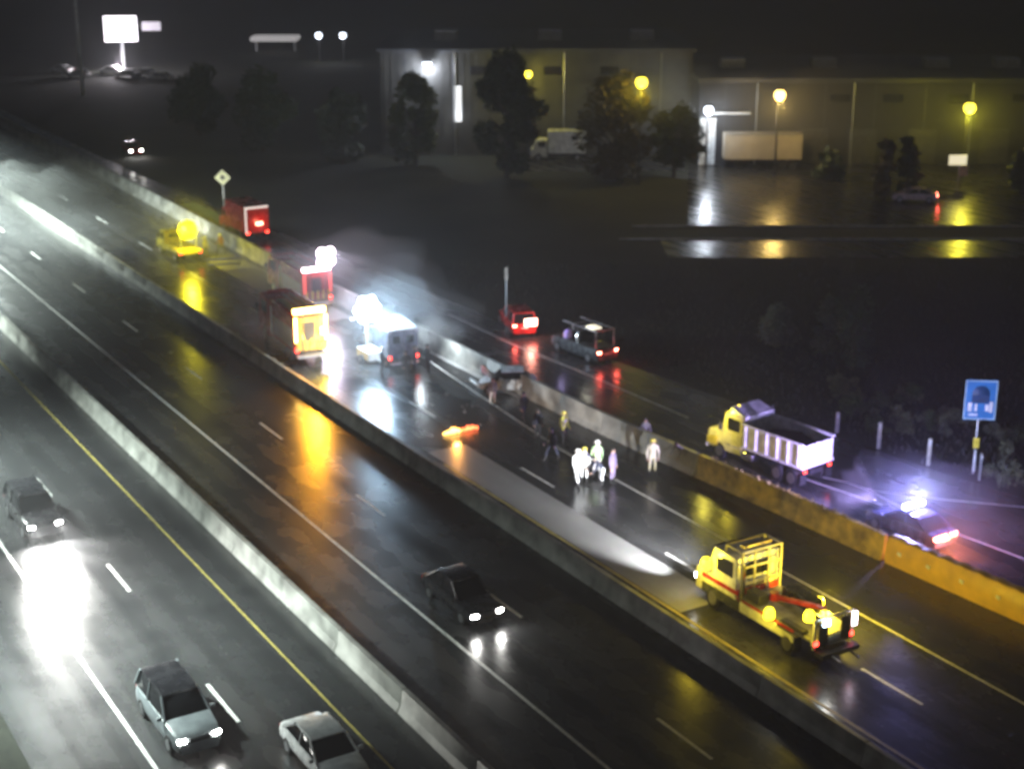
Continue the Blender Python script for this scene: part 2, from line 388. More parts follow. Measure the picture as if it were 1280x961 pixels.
def car(name, label, style, paint_m, pos, rz, group=None, heads=None, tails='dim', roof_m=None, hs=1.0, rails=False, beam=0):
    L, Wd, Hh, zh, zt, cab = CAR[style]; Hh *= hs
    t = thing(name, label, 'car' if style in ('sedan',) else ('pickup' if style == 'pickup' else ('van' if style == 'van' else 'car')), pos, rz, group)
    hw = Wd / 2; y0 = -L / 2; Y = lambda f: y0 + f * L
    zb = .28
    prof = [(0, .86, zt - .22), (.02, .95, zt - .04), (.10, .99, zt), (.3, 1.0, zt + .02), (.62, 1.0, zh + .05), (.74, .99, zh + .02), (.90, .95, zh - .07), (.975, .88, zh - .17), (1.0, .78, zh - .30)]
    MB().loft([ring5(hw * k, Y(f), zb, z) for f, k, z in prof]).build('body', paint_m, t)
    if style == 'pickup':
        MB().box((0, Y(.21), zt + .005), (Wd * .80, L * .34, .03)).build('load_bed', PLASTIC, t)
    # cabin
    a, b, c, d = [Y(f) for f in cab]
    zr = Hh
    rings = []
    for y, z, kb, kt in ((a, zt - .02, .90, .86), (b, zr - .03, .92, .74), ((b + c) / 2, zr, .93, .77), (c, zr - .03, .93, .75), (d, zh, .92, .86)):
        z0 = zt - .06 if y < c else zh - .06
        rings.append([(-hw * kb, y, z0), (-hw * (kb + kt) / 2 - .01, y, (z0 + z) / 2), (-hw * kt, y, z - .04), (-hw * kt * .9, y, z), (hw * kt * .9, y, z), (hw * kt, y, z - .04), (hw * (kb + kt) / 2 + .01, y, (z0 + z) / 2), (hw * kb, y, z0)])
    MB().loft(rings).build('window', GLASS, t)
    rm = roof_m or paint_m
    MB().loft([[(-hw * k, y, z - .03), (-hw * k * .93, y, z + .02), (hw * k * .93, y, z + .02), (hw * k, y, z - .03)] for y, z, k in ((b - .06, zr - .05, .76), (b + .1, zr - .01, .77), ((b + c) / 2, zr + .005, .79), (c - .1, zr - .01, .77), (c + .06, zr - .05, .76))]).build('roof', rm, t)
    for sx in (-1, 1):
        MB().tube((sx * hw * .925, d, zh), (sx * hw * .76, c + .02, zr - .05), .045, n=6).build('pillar', paint_m, t)
        MB().tube((sx * hw * .945, b + (c - b) * .5, zt), (sx * hw * .785, b + (c - b) * .5, zr - .03), .04, n=6).build('pillar', paint_m, t)
        MB().tube((sx * hw * .93, a + .02, zt), (sx * hw * .76, b, zr - .05), .07, n=6).build('pillar', paint_m, t)
        MB().box((sx * (hw + .09), d - .12, zh + .10), (.20, .11, .14)).build('mirror', paint_m, t, bevel=.03)
        MB().box((sx * hw * .70, Y(1) - .055, zh - .27), (.34, .13, .15), rz=-sx * .25).build('headlight', E_HEAD if heads else CHROME, t, bevel=.03)
        MB().box((sx * hw * .76, Y(0) + .03, zt - .2), (.30, .10, .16), rz=sx * .2).build('taillight', {'on': E_BRAKE, 'dim': mat('red_lens', (.35, .02, .02), .2)}[tails], t, bevel=.02)
        if rails:
            MB().tube((sx * hw * .68, b + .1, zr + .06), (sx * hw * .68, c - .1, zr + .06), .03, n=6).tube((sx * hw * .68, b + .15, zr - .02), (sx * hw * .68, b + .15, zr + .06), .025, n=6).tube((sx * hw * .68, c - .15, zr - .02), (sx * hw * .68, c - .15, zr + .06), .025, n=6).build('roof_rail', CHROME, t)
    MB().box((0, Y(1) - .09, zb + .16), (Wd * .84, .16, .22)).build('bumper', PLASTIC, t, bevel=.05)
    MB().box((0, Y(1) - .03, zh - .31), (Wd * .42, .08, .16)).build('grille', DARK_STEEL, t, bevel=.02)
    MB().box((0, Y(0) + .01, zt - .36), (.5, .05, .13)).build('number_plate', P_WHITE, t)
    r = .33 if style == 'sedan' else .38
    for sx in (-1, 1):
        for f in (.18, .82): wheel(t, sx * (hw - .10), Y(f), r)
    if heads:
        for sx in (-1, 1):
            light(t, 'headlight_beam', (sx * hw * .7, Y(1) + .10, zh - .26), heads, (1, .98, .93), .10, spot=150, aim=(0, 1, -.10))
            if beam: light(t, 'headlight_beam', (sx * hw * .7, Y(1) + .10, zh - .26), beam, (1, .98, .93), .10, spot=50, aim=(0, 1, -.08))
    if tails == 'on':
        for sx in (-1, 1): light(t, 'tail_glow', (sx * hw * .76, Y(0) - .12, zt - .2), 30, (1, .06, .05), .08)
    return t
def front_at(p, L, rz):
    """centre of a vehicle of length L whose front middle is at p"""
    d = Vector((-math.sin(rz), math.cos(rz), 0)); q = p - d * L / 2; q.z = .014
    return q
car('suv', 'dark van-like SUV with glaring headlights and pale roof rails on the left carriageway', 'suv', P_BLACK, front_at(G(57, 657, .83), 4.95, TOWARD), TOWARD, heads=4000, beam=14000, rails=True)
car('suv', 'silver SUV with dark roof and dim headlights beside the white sedan', 'suv', P_SILVER, front_at(G(250, 922, .83), 4.95, TOWARD), TOWARD, heads=40, roof_m=P_BLACK)
c_ = G(397, 905, 1.45); c_.z = .014
car('sedan', 'white sedan with black windscreen cut off by the bottom of the frame', 'sedan', P_WHITE, c_ + Vector((-math.sin(TOWARD), math.cos(TOWARD), 0)) * .6, TOWARD)
car('sedan', 'black car with lit headlights alone on the middle carriageway', 'sedan', P_BLACK, front_at(G(610, 767, .68), 4.75, TOWARD), TOWARD, heads=160, hs=1.1)

def beacon(parent, loc, m, r=.13, h=.2, name='beacon'):
    return MB().lathe(loc, [(r, 0), (r, h * .6), (r * .7, h * .92), (r * .2, h)], 10).build(name, m, parent)
def truck_cab(t, yf, length, w, h, zb, pm, hood=0., name='cab'):
    """cab whose front is at y=yf; hood length in front of the glass"""
    yr = yf - length; zh = zb + (h - zb) * .48; hw = w / 2
    MB().prism([(yr, zb), (yr, h), (yf - hood - .35, h), (yf - hood, zh + .05), (yf - .06, zh - .06), (yf, zh - .3), (yf, zb)], -hw, hw).build(name, pm, t, bevel=.06)
    MB().box((0, (yf - hood - .18) + .01, (h + zh) / 2 + .03), (w * .86, .04, (h - zh) * .80), rx=-math.atan2(.35, h - zh)).build('windscreen', GLASS, t)
    for sx in (-1, 1):
        MB().box((sx * (hw + .004), yf - hood - .35 - (length - hood - .35) * .5, zh + (h - zh) * .48), (.03, (length - hood) * .55, (h - zh) * .58)).build('window', GLASS, t, bevel=.01)
        MB().box((sx * (hw + .16), yf - hood - .1, zh + .35), (.20, .08, .42)).build('mirror', PLASTIC, t, bevel=.02)
        MB().box((sx * (hw + .008), yf - hood - .35 - (length - hood - .35) * .5, zb + .45), (.02, (length - hood) * .7, .03)).build('door_trim', CHROME, t)
    MB().box((0, yr - .012, zh + (h - zh) * .5), (w * .6, .03, (h - zh) * .5)).build('rear_window', GLASS, t)

# --- tow truck on the emergency carriageway, seen from behind
p = G(1047, 832); p.z = .014
T = thing('tow_truck', 'white and red tow truck with amber beacons on the closed carriageway', 'tow truck', p, AWAY)
T.scale = (1, 1, 1.13)
MB().box((0, 4.1, .78), (.9, 8.0, .28)).build('chassis', DARK_STEEL, T, bevel=.02)
truck_cab(T, 8.3, 2.9, 2.4, 2.75, .55, P_WHITE, hood=.9)
MB().box((0, 6.5, 1.30), (2.44, 2.6, .18)).build('stripe', P_RED, T)
MB().box((0, 6.3, .78), (2.43, 3.0, .42)).build('sill_panel', P_DGREY, T)
MB().box((-1.27, 4.9, 1.9), (.16, .18, 1.5)).build('exhaust_stack', CHROME, T)
MB().box((-1.1, 1.6, 1.28), (.3, 1.4, .12)).build('wheel_lift_arm', DARK_STEEL, T)
MB().prism([(.9, 1.02), (5.3, 1.02), (5.3, 1.22), (.5, 1.14), (.5, 1.02)], -1.18, 1.18).build('deck', mat('scuffed_deck', (.22, .22, .21), .5, var=.5, scale=2), T, bevel=.02)
for sx in (-1, 1):
    MB().box((sx * 1.17, 3.3, .82), (.12, 3.6, .44)).build('side_panel', P_WHITE, T, bevel=.03)
    MB().box((sx * 1.235, 3.4, 1.12), (.02, 3.8, .10)).build('side_stripe', P_RED, T)
hb = MB()
for x in (-1.1, -.4, .4, 1.1): hb.tube((x, 5.15, 1.2), (x, 5.15, 3.05), .055)
for z in (1.7, 2.4, 3.05): hb.tube((-1.15, 5.15, z), (1.15, 5.15, z), .05)
for x in (-1.1, 1.1): hb.tube((x, 5.15, 3.05), (x, 6.3, 3.05), .05).tube((x, 6.3, 3.05), (x, 6.3, 2.7), .05)
hb.tube((-1.1, 6.3, 3.05), (1.1, 6.3, 3.05), .05)
hb.build('headache_rack', paint('cream_paint', (.66, .62, .42)), T)
MB().box((0, 5.6, 3.12), (1.6, .3, .10)).build('light_bar', mat('amber_bar', (.6, .45, .2), .3), T, bevel=.03)
MB().box((.72, 3.2, 1.45), (.7, 1.9, .45)).build('tool_locker', P_BLACK, T, bevel=.03); MB().box((-.8, 4.4, 1.42), (.55, .9, .4)).build('tool_locker', DARK_STEEL, T, bevel=.03)
MB().tube((.2, 2.2, 1.22), (.2, 1.2, 1.22), .22).build('winch', DARK_STEEL, T)
bo = MB(); bo.tube((0, 4.2, 1.3), (0, 1.0, 2.0), .13, .11).tube((0, 4.2, 1.1), (0, 4.2, 1.5), .28, .2).tube((0, 1.0, 2.0), (0, .7, 1.3), .04)
bo.build('boom', P_RED, T)
rb = MB()
for x in (-1.05, -.62, .62, 1.05): rb.box((x, .42, 1.35), (.11, .10, 1.25))
rb.box((0, .45, 1.0), (2.3, .12, .2)).box((0, .45, 1.9), (2.3, .08, .09))
rb.build('tail_frame', P_WHITE, T, bevel=.015)
MB().box((0, .1, .62), (2.1, .5, .18)).tube((-.5, 0, .6), (-.5, -.7, .5), .05).tube((.5, 0, .6), (.5, -.7, .5), .05).build('underlift', DARK_STEEL, T)
MB().box((-.62, .33, 1.3), (.5, .05, 1.0)).build('tool_locker', P_BLACK, T); MB().box((.62, .33, 1.3), (.5, .05, 1.0)).build('tool_locker', P_BLACK, T)
for sx in (-1, 1):
    MB().box((sx * .97, .34, .98), (.26, .06, .14)).build('taillight', E_TAIL, T)
    MB().box((sx * 1.05, 8.3, 1.05), (.3, .1, .2)).build('headlight', E_HEAD, T)
    light(T, 'headlight_beam', (sx * 1.0, 8.5, 1.05), 26000, (.97, .98, 1), .1, spot=46, aim=(.10, 1, -.01))
    wheel(T, sx * 1.05, 7.0, .48, .30); wheel(T, sx * .98, 1.9, .48, .46)
    MB().box((sx * 1.22, 1.9, 1.0), (.08, 1.3, .08)).build('mudguard', CHROME, T)
for (x, y, z, e) in ((-1.34, 7.4, 1.75, 260), (-1.30, 3.0, 1.15, 90), (-.95, .9, 1.75, 110), (1.15, 2.6, 1.2, 1500)):
    beacon(T, (x, y, z), E_AMBER, .24, .42); light(T, 'beacon_glow', (x - .6 if x < 0 else x + .6, y, z + .35), e, (1, .74, .04), .15)
MB().box((-.55, .25, 1.78), (.34, .08, .22)).build('work_lamp', E_FLOOD, T); MB().box((1.1, .3, 1.6), (.2, .08, .55)).build('work_lamp', E_PINKW, T)
light(T, 'work_glow', (-.55, -.05, 1.8), 90, (1, .95, .85), .12, spot=140, aim=(0, -1, -.6))
light(T, 'cab_rear_fill', (0, 3.9, 3.3), 40, (1, .95, .75), .2)  # fill added to whiten the cab rear, no lamp fitted there

# --- dump truck on the slip road
p = (G(905, 578) + G(1000, 608)) / 2
u_, s_ = us(p); p = road(u_ + 1.50, s_ - 3.0, .014)
T = thing('dump_truck', 'yellow cab dump truck with white tipper bed on the slip road', 'dump truck', p, AWAY + R(7))
DW = P_WHITE
MB().box((0, 3.9, .85), (.95, 7.4, .28)).build('chassis', DARK_STEEL, T, bevel=.02)
truck_cab(T, 8.2, 3.0, 2.4, 2.95, .6, paint('pale_yellow_paint', (.80, .74, .30)), hood=1.15)
T.scale = (1, .90, 1)
MB().prism([(7.25, .72), (7.25, 1.32), (8.28, 1.25), (8.28, .72)], -1.25, 1.25).build('fender', P_YEL, T, bevel=.08)
MB().box((0, 8.27, .62), (2.45, .18, .26)).build('bumper', P_WHITE, T, bevel=.04)
MB().box((0, 8.23, 1.28), (1.3, .06, .6)).build('grille', CHROME, T)
bed = MB()
bed.box((0, 2.6, 1.22), (2.4, 4.9, .12)); 
for sx in (-1, 1): bed.box((sx * 1.22, 2.6, 1.95), (.08, 4.9, 1.4))
bed.box((0, 5.02, 2.05), (2.36, .08, 1.62)).box((0, .18, 1.90), (2.36, .08, 1.24))
bed.build('tipper_bed', DW, T, bevel=.012)
rbm = MB()
for sx in (-1, 1):
    for k in range(6): rbm.box((sx * 1.30, .45 + k * .88, 1.92), (.09, .16, 1.30))
    rbm.box((sx * 1.30, 2.6, 2.63), (.10, 5.0, .12)).box((sx * 1.30, 2.6, 1.26), (.10, 5.0, .12))
for k in range(4): rbm.box((-.9 + .6 * k, .09, 1.9), (.12, .08, 1.24))
rbm.build('bed_rib', DW, T, bevel=.012)
MB().prism([(4.98, 2.88), (4.98, 3.0), (6.35, 3.32), (6.35, 3.2)], -1.15, 1.15).build('cab_shield', DW, T, bevel=.01)
MB().prism([(.2, 1.3), (.2, 1.7), (2.6, 2.25), (4.95, 1.9), (4.95, 1.3)], -1.17, 1.17).build('gravel_load', mat('dark_gravel', (.04, .036, .034), .9, var=.4, scale=5, bump=1, bscale=14), T)
for sx in (-1, 1):
    MB().box((sx * 1.05, 4.7, .75), (.5, 1.1, .5)).build('fuel_tank', CHROME, T, bevel=.1)
    MB().tube((sx * 1.12, 5.05, .9), (sx * 1.12, 5.05, 3.3), .07).build('exhaust_stack', CHROME, T)
    MB().box((sx * 1.0, .1, 1.02), (.22, .06, .14)).build('taillight', E_TAIL, T)
    MB().box((sx * .95, 8.3, 1.1), (.3, .1, .22)).build('headlight', CHROME, T)
    wheel(T, sx * 1.08, 7.1, .50, .30)
    wheel(T, sx * 1.02, 2.15, .50, .50); wheel(T, sx * 1.02, .95, .50, .50)
    MB().box((sx * 1.05, .2, .55), (.5, .03, .6)).build('mud_flap', PLASTIC, T)
beacon(T, (-.55, 6.3, 2.96), E_AMBER, .17, .36)
light(T, 'beacon_glow', (-.62, 6.75, 3.25), 170, (1, .80, .05), .15)
light(T, 'cab_side_fill', (-2.2, 7.2, 2.6), 150, (1, .85, .1), .2)  # fill added to brighten the cab side, no lamp stands here

# --- police car just behind the yellow barrier
p = G(1191, 688) - Vector((CT, ST, 0)) * .5; p.z = .014; q = front_at(p, -5.0, AWAY)
T = car('police_car', 'dark police car with flashing blue roof bar and red tail lamps beside the yellow barrier', 'sedan', P_BLUE, q, AWAY + R(2), tails='on')
T['category'] = 'police car'
MB().box((0, -.15, 1.60), (1.25, .36, .12)).build('light_bar', P_BLACK, T, bevel=.03)
for sx in (-1, 1): MB().box((sx * .36, -.15, 1.70), (.56, .34, .24)).build('strobe', E_BLUE, T, bevel=.04)
MB().box((0, -1.35, 1.04), (.8, .1, .08)).build('strobe', E_BLUE, T)
MB().box((.55, -2.36, .80), (.5, .1, .3)).build('tail_panel', P_WHITE, T); MB().box((-.35, -2.36, .78), (.8, .1, .26)).build('tail_panel', E_BRAKE, T)  # second panel glows red to add the glare of the rear lamps
light(T, 'strobe_glow', (0, -.15, 2.05), 3600, (.36, .34, 1), .2)
light(T, 'sign_fill', (.7, .3, 1.85), 3000, (.6, .75, 1), .1, spot=75, aim=(1, .45, .12))  # spot added to brighten the blue sign and the verge
light(T, 'strobe_glow', (-1.3, 1.2, 1.9), 14000, (.50, .38, 1), .15, spot=80, aim=(0, 1, -.02))  # extra spot added to light the dump truck bed, not a strobe
light(T, 'tail_glow', (-.3, -2.9, .8), 700, (1, .25, .12), .1)

# --- vehicles further along the slip road
p = G(668, 421); p.z = .014
T = car('suv', 'dark red SUV with blazing rear lamps beside the thin roadside pole', 'suv', P_RED, front_at(p, -4.95, AWAY), AWAY - R(18), tails='on')
MB().box((.45, -2.5, 1.15), (.95, .12, .55)).build('rear_strobe', glow('pale_red_strobe', (1, .55, .42), 7), T); light(T, 'rear_glow', (.4, -2.9, 1.2), 130, (1, .35, .25), .2)
p = G(757, 456); p.z = .014
T = car('pickup', 'dark pickup with lit ladder rack and two red tail lamps on the slip road', 'pickup', P_DGREY, front_at(p, -5.6, AWAY), AWAY + R(4), tails='on', hs=1.05)
rk = MB()
for x in (-.8, .8):
    for y in (-2.4, .2): rk.tube((x, y, 1.1), (x, y, 2.35), .04)
    rk.tube((x, -2.5, 2.35), (x, 1.4, 2.35), .04)
for y in (-2.4, -1.1, .2): rk.tube((-.8, y, 2.35), (.8, y, 2.35), .04)
rk.build('ladder_rack', STEEL, T)
MB().box((-.35, -1.6, 2.45), (.7, .9, .12)).build('rack_lamp', glow('dim_cream_lamp', (1, .95, .75), 1.2), T); MB().lathe((-1.1, .4, 1.35), [(.3, 0), (.32, .3), (.2, .55), (.05, .62)], 12).build('dome_cover', mat('mauve_plastic', (.35, .25, .55), .4), T)
light(T, 'rack_glow', (-.9, -1.6, 2.9), 26, (1, .95, .75), .15); light(T, 'dome_glow', (-1.6, .4, 2.2), 14, (.6, .5, 1), .15)
p = G(323, 303); p.z = .014
T = thing('box_truck', 'red box truck with white rear frame stopped past the green verge', 'box truck', p, AWAY)
MB().box((0, 3.4, .75), (.9, 6.6, .25)).build('chassis', DARK_STEEL, T)
MB().box((0, 2.6, 2.15), (2.4, 5.1, 2.5)).build('box_body', P_RED, T, bevel=.04)
truck_cab(T, 7.2, 1.9, 2.2, 2.5, .55, P_RED, hood=.7)
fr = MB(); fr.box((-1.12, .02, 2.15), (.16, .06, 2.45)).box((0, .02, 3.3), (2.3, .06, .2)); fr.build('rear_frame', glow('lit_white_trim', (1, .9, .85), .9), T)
MB().box((.2, .02, 1.75), (.7, .06, .34)).build('rear_lamp', glow('salmon_lamp', (1, .52, .34), 5), T)
for sx in (-1, 1):
    MB().box((sx * .95, .02, .9), (.3, .06, .2)).build('taillight', E_TAIL, T); wheel(T, sx * 1.0, 1.4, .45, .4); wheel(T, sx * 1.0, 6.0, .45, .28)
light(T, 'rear_glow', (.2, -.7, 1.8), 60, (1, .25, .15), .2)

# --- fire engine and second engine
def engine(label, p, rz, rear_m, top_m):
    T = thing('fire_engine', label, 'fire engine', p, rz)
    MB().box((0, 4.2, .75), (1.0, 8.2, .3)).build('chassis', DARK_STEEL, T)
    MB().box((0, 2.5, 1.95), (2.45, 4.9, 2.3)).build('body', P_RED, T, bevel=.06)
    truck_cab(T, 8.4, 2.6, 2.42, 3.0, .55, P_RED, hood=.12)
    MB().box((0, 5.35, 1.7), (2.3, .8, 1.8)).build('pump_panel', CHROME, T)
    MB().box((0, -.0, 1.9), (2.2, .08, 2.0)).build('rear_panel', rear_m, T)
    MB().box((-.1, -.05, 2.05), (.75, .05, 1.15)).build('rear_shutter', DARK_STEEL, T)
    for x in (-.62, .62): MB().tube((x, -.14, .9), (x, -.14, 3.0), .035).build('handrail', CHROME, T)
    st = MB()
    for k in range(5): st.box((-.9 + .45 * k, -.06, 1.25), (.16, .04, .7), rx=0)
    st.build('chevron', P_YEL, T)
    MB().box((0, -.3, .62), (2.3, .5, .14)).build('step', STEEL, T)
    ld = MB()
    for x in (-.28, .28): ld.box((x, 2.7, 3.3), (.07, 5.2, .12))
    for k in range(13): ld.tube((-.28, .3 + k * .4, 3.3), (.28, .3 + k * .4, 3.3), .025, n=6)
    ld.build('ladder', STEEL, T)
    hs = MB()
    for k in range(5): hs.tube((-.9 + k * .12, .5, 3.15), (-.9 + k * .12, 4.6, 3.15), .05, n=6)
    hs.build('hose_bed', mat('canvas_hose', (.5, .45, .3), .8), T)
    MB().box((0, .15, 3.28), (2.3, .35, .3)).build('light_bar', top_m, T, bevel=.04)
    MB().box((0, 7.3, 3.1), (1.5, .26, .14)).build('light_bar', mat('dim_red_bar', (.5, .03, .03), .2), T, bevel=.04)
    for sx in (-1, 1):
        MB().box((sx * 1.08, -.06, 2.2), (.2, .08, 1.5)).build('rear_marker', E_ORANGE if top_m is E_ORANGE else glow('soft_red_marker', (1, .12, .10), 1.5), T)
        MB().box((sx * 1.05, -.06, .95), (.25, .06, .25)).build('taillight', E_TAIL, T)
        MB().box((sx * 1.235, 2.5, 1.6), (.03, 4.3, 1.2)).build('locker_shutter', STEEL, T)
        for y in (1.5, 6.9): wheel(T, sx * 1.03, y, .5, .36)
    return T
p = G(390, 455); p.z = .014
T = engine('fire engine with amber lit rear nearest the bright light tower', p, AWAY - R(5), P_LIME, E_ORANGE)
MB().box((.8, -.08, 1.1), (.5, .08, .4)).build('scene_lamp', E_AMBER, T); MB().box((.85, -.08, 2.0), (.42, .08, .5)).build('scene_lamp', E_ORANGE, T)
T.scale = (1, 1, 1.16)
light(T, 'rear_glow', (0, -1.6, 3.3), 260, (1, .62, .10), .35); light(T, 'rear_beam', (0, -.45, 4.0), 5200, (1, .38, .012), .2, spot=75, aim=(-.40, -.915, -.30)); light(T, 'rear_glow', (.7, -1.0, 1.4), 160, (1, .72, .08), .2)
p = G(398, 388); p.z = .014
T = engine('red fire engine with pinkish white strobe behind the amber lit engine', p, AWAY - R(3), P_RED, glow('pink_strobe_lens', (1, .75, .85), 14))
MB().tube((.95, .6, 3.1), (.95, .6, 4.6), .06).build('lamp_mast', STEEL, T)
for x, z in ((.6, 3.75), (1.3, 3.75), (.6, 4.45), (1.3, 4.45)):
    o = MB().lathe((x, .5, z), [(.46, -.1), (.46, 0), (.2, .15)], 16, 'Y').build('flood_lamp', DARK_STEEL, T); MB().lathe((x, .39, z), [(.1, -.1), (.38, -.06), (.44, 0)], 16, 'Y').build('lens', E_PINKW, o)
light(T, 'strobe_glow', (.95, -.1, 4.1), 2200, (.86, .76, 1), .4)

# --- light tower
p = G(463, 452); p.z = .014
T = thing('light_tower', 'trailer light tower with dazzling bluish white flood lamps', 'light tower', p, AWAY + math.pi)
MB().box((0, 0, .62), (1.2, 1.9, .65)).build('generator', P_WHITE, T, bevel=.05)
MB().tube((0, .9, .45), (0, 2.0, .4), .05).build('drawbar', STEEL, T)
MB().tube((0, -.5, .9), (0, -.5, 4.3), .08, .06).build('mast', STEEL, T)
MB().box((0, -.5, 3.1), (2.5, .1, .1)).build('crossbar', STEEL, T)
for x, z in ((-.34, 3.15), (.34, 3.15), (-.66, 3.72), (0, 3.72), (.66, 3.72), (-.34, 4.29), (.34, 4.29)):
    o = MB().lathe((x, -.42, z), [(.2, -.15), (.40, .0), (.40, .1)], 16, 'Y').build('flood_lamp', DARK_STEEL, T)
    MB().lathe((x, -.31, z), [(.39, 0), (.34, .06), (.1, .1)], 16, 'Y').build('lens', E_FLOOD, o)
for sx in (-1, 1): wheel(T, sx * .72, 0, .3, .18)
light(T, 'flood_glow', (0, .9, 3.7), 5200, (.52, .76, 1), .6)

# --- ambulance beside the tower
p = G(505, 461); p.z = .014
T = thing('ambulance', 'dark sided ambulance with pale roof between the light tower and two standing people', 'ambulance', p, AWAY - R(8))
MB().box((0, 2.7, .62), (.9, 5.6, .22)).build('chassis', DARK_STEEL, T)
MB().box((0, 1.9, 1.72), (2.2, 3.7, 2.0)).build('box_body', paint('slate_paint', (.09, .10, .14)), T, bevel=.06)
MB().box((0, 1.9, 2.78), (2.24, 3.74, .14)).build('roof', P_WHITE, T, bevel=.04)
truck_cab(T, 5.9, 2.1, 2.05, 2.15, .5, P_WHITE, hood=.9)
for sx in (-1, 1):
    MB().box((sx * .5, .02, 1.65), (.92, .06, 1.6)).build('rear_door', paint('slate_door_paint', (.12, .13, .18)), T, bevel=.02)
    MB().box((sx * .5, -.02, 2.1), (.5, .04, .5)).build('rear_window', GLASS, T)
    MB().box((sx * .98, .0, 2.62), (.22, .08, .14)).build('marker_lamp', mat('dull_lens', (.5, .5, .6), .2), T)
    MB().box((sx * .98, .0, .85), (.2, .06, .24)).build('taillight', E_TAIL, T)
    for y in (1.2, 4.9): wheel(T, sx * .95, y, .4, .3)
for y in (.8, 2.9): MB().box((1.13, y, 2.45), (.08, .5, .25)).build('added_side_lamp', E_FLOOD, T)  # lamps added to light the barrier and the wreck
light(T, 'barrier_fill', (1.3, .9, 2.5), 2000, (.80, .92, 1), .25, spot=165, aim=(1, -1.0, -.2))
MB().box((0, -.2, .5), (2.0, .35, .1)).build('step', STEEL, T)

# --- arrow board truck with the yellow lamp, far up the carriageway
p = G(240, 330); p.z = .014
T = thing('arrow_board_truck', 'road crew truck carrying a glaring yellow lamp board up the closed carriageway', 'road crew truck', p, AWAY)
MB().box((0, 3.2, .7), (.9, 6.0, .25)).build('chassis', DARK_STEEL, T)
MB().box((0, 2.1, 1.0), (2.2, 3.8, .35)).build('flatbed', P_YEL, T, bevel=.03)
truck_cab(T, 6.3, 2.2, 2.1, 2.3, .55, P_YEL, hood=.9)
MB().tube((-.7, .6, 1.1), (-.7, .6, 2.6), .06).tube((.7, .6, 1.1), (.7, .6, 2.6), .06).build('board_post', STEEL, T)
MB().lathe((0, .6, 2.95), [(.85, 0), (.9, -.05), (.75, -.12), (.2, -.16)], 24, 'Y').build('arrow_board', glow('lit_board_face', (1, .84, .01), 3.2), T, bevel=.02)
for k in range(5):
    MB().lathe((-.8 + .4 * k, .52, 3.0), [(.13, 0), (.12, -.05), (.05, -.07)], 10, 'Y').build('board_lamp', E_AMBER, T)
for k, (x, z) in enumerate(((-.5, 3.28), (-.5, 2.72), (.5, 3.28), (.5, 2.72))):
    MB().lathe((x, .52, z), [(.13, 0), (.12, -.05), (.05, -.07)], 10, 'Y').build('board_lamp', E_AMBER, T)
for sx in (-1, 1):
    MB().box((sx * .9, .15, .95), (.25, .06, .15)).build('taillight', E_TAIL, T)
    for y in (1.3, 5.2): wheel(T, sx * .95, y, .42, .3)
light(T, 'headlight_beam', (.7, 6.5, .9), 9000, (.95, 1, .9), .1, spot=60, aim=(.45, 1, .02))  # beam added and swung right to light the diamond sign and verge
for sx in (-1, 1): MB().box((sx * .8, 6.32, .9), (.3, .08, .2)).build('headlight', E_HEAD, T)
light(T, 'board_glow', (-.3, -.35, 3.0), 1500, (1, .88, .03), .3)

# --- car far up the slip road
p = G(165, 192); p.z = .014
car('sedan', 'small far off car with pale lamps and red glow up the slip road', 'sedan', P_RED, p, TOWARD - R(4), heads=120)

# --- the wrecked car
p = G(630, 488); p.z = .014
T = thing('wrecked_car', 'crumpled silver car with raised bonnet against the roadside barrier', 'wrecked car', p, AWAY + R(62))
def crump(mb, a=.11):
    r = random.Random(5); mb.v = [(x + r.uniform(-a, a), y + r.uniform(-a, a), z + r.uniform(-a, a) * .7) for x, y, z in mb.v]; return mb
crump(MB().loft([ring5(.88 * k, y, .30, z) for y, k, z in ((-2.1, .9, .75), (-1.9, .97, .95), (-1.2, 1, 1.0), (-.3, 1, 1.0), (.6, .95, .95), (1.3, .8, .72), (1.6, .6, .62))])).build('body', DENT, T)
crump(MB().loft([[(-.78, y, .92), (-.6, y, z), (.6, y, z), (.78, y, .92)] for y, z in ((-1.75, .98), (-1.1, 1.42), (.0, 1.46), (.65, 1.0))]), .06).build('window', GLASS, T)
crump(MB().box((0, -.55, 1.47), (1.3, 1.4, .06)), .05).build('roof', P_WHITE, T)
crump(MB().box((.1, 1.1, 1.25), (1.5, 1.0, .06), rx=.7), .08).build('bonnet', P_WHITE, T)
MB().box((.5, 1.9, .4), (1.6, .16, .22), rz=.35).build('bumper', P_WHITE, T, bevel=.05)
MB().box((-1.25, .1, .75), (.95, .08, .85), rz=.5).build('open_door', DENT, T, bevel=.03)
for x, y in ((-.8, -1.3), (.8, -1.3), (-.8, 1.0), (.82, 1.0)): wheel(T, x, y, .32, .2)

# --- burning flare on the road
p = G(572, 541); p.z = .02
T = thing('road_flare', 'burning red road flare lying on the closed carriageway', 'flare', p, R(30))
MB().tube((-.1, 0, .06), (1.1, .25, .06), .05).build('stick', P_RED, T)
def flame(mb, x0, x1, r, n=7):
    rr = random.Random(3)
    for i in range(n):
        t = i / (n - 1); x = x0 + (x1 - x0) * t; h = r * (1.0 + .9 * math.sin(t * 2.6)) * rr.uniform(.8, 1.25)
        mb.lathe((x, rr.uniform(-.08, .08), .03), [(r * .55, 0), (r * .75, h * .3), (r * .45, h * .7), (.02, h * 1.1)], 8)
    return mb
flame(MB(), -.9, .05, .15, 11).build('flame_core', E_FLAME_CORE, T)
flame(MB(), .0, 1.3, .13, 11).build('flame', E_FLAME, T)
light(T, 'flare_glow', (-.2, -.3, .75), 330, (1, .42, .08), .2)

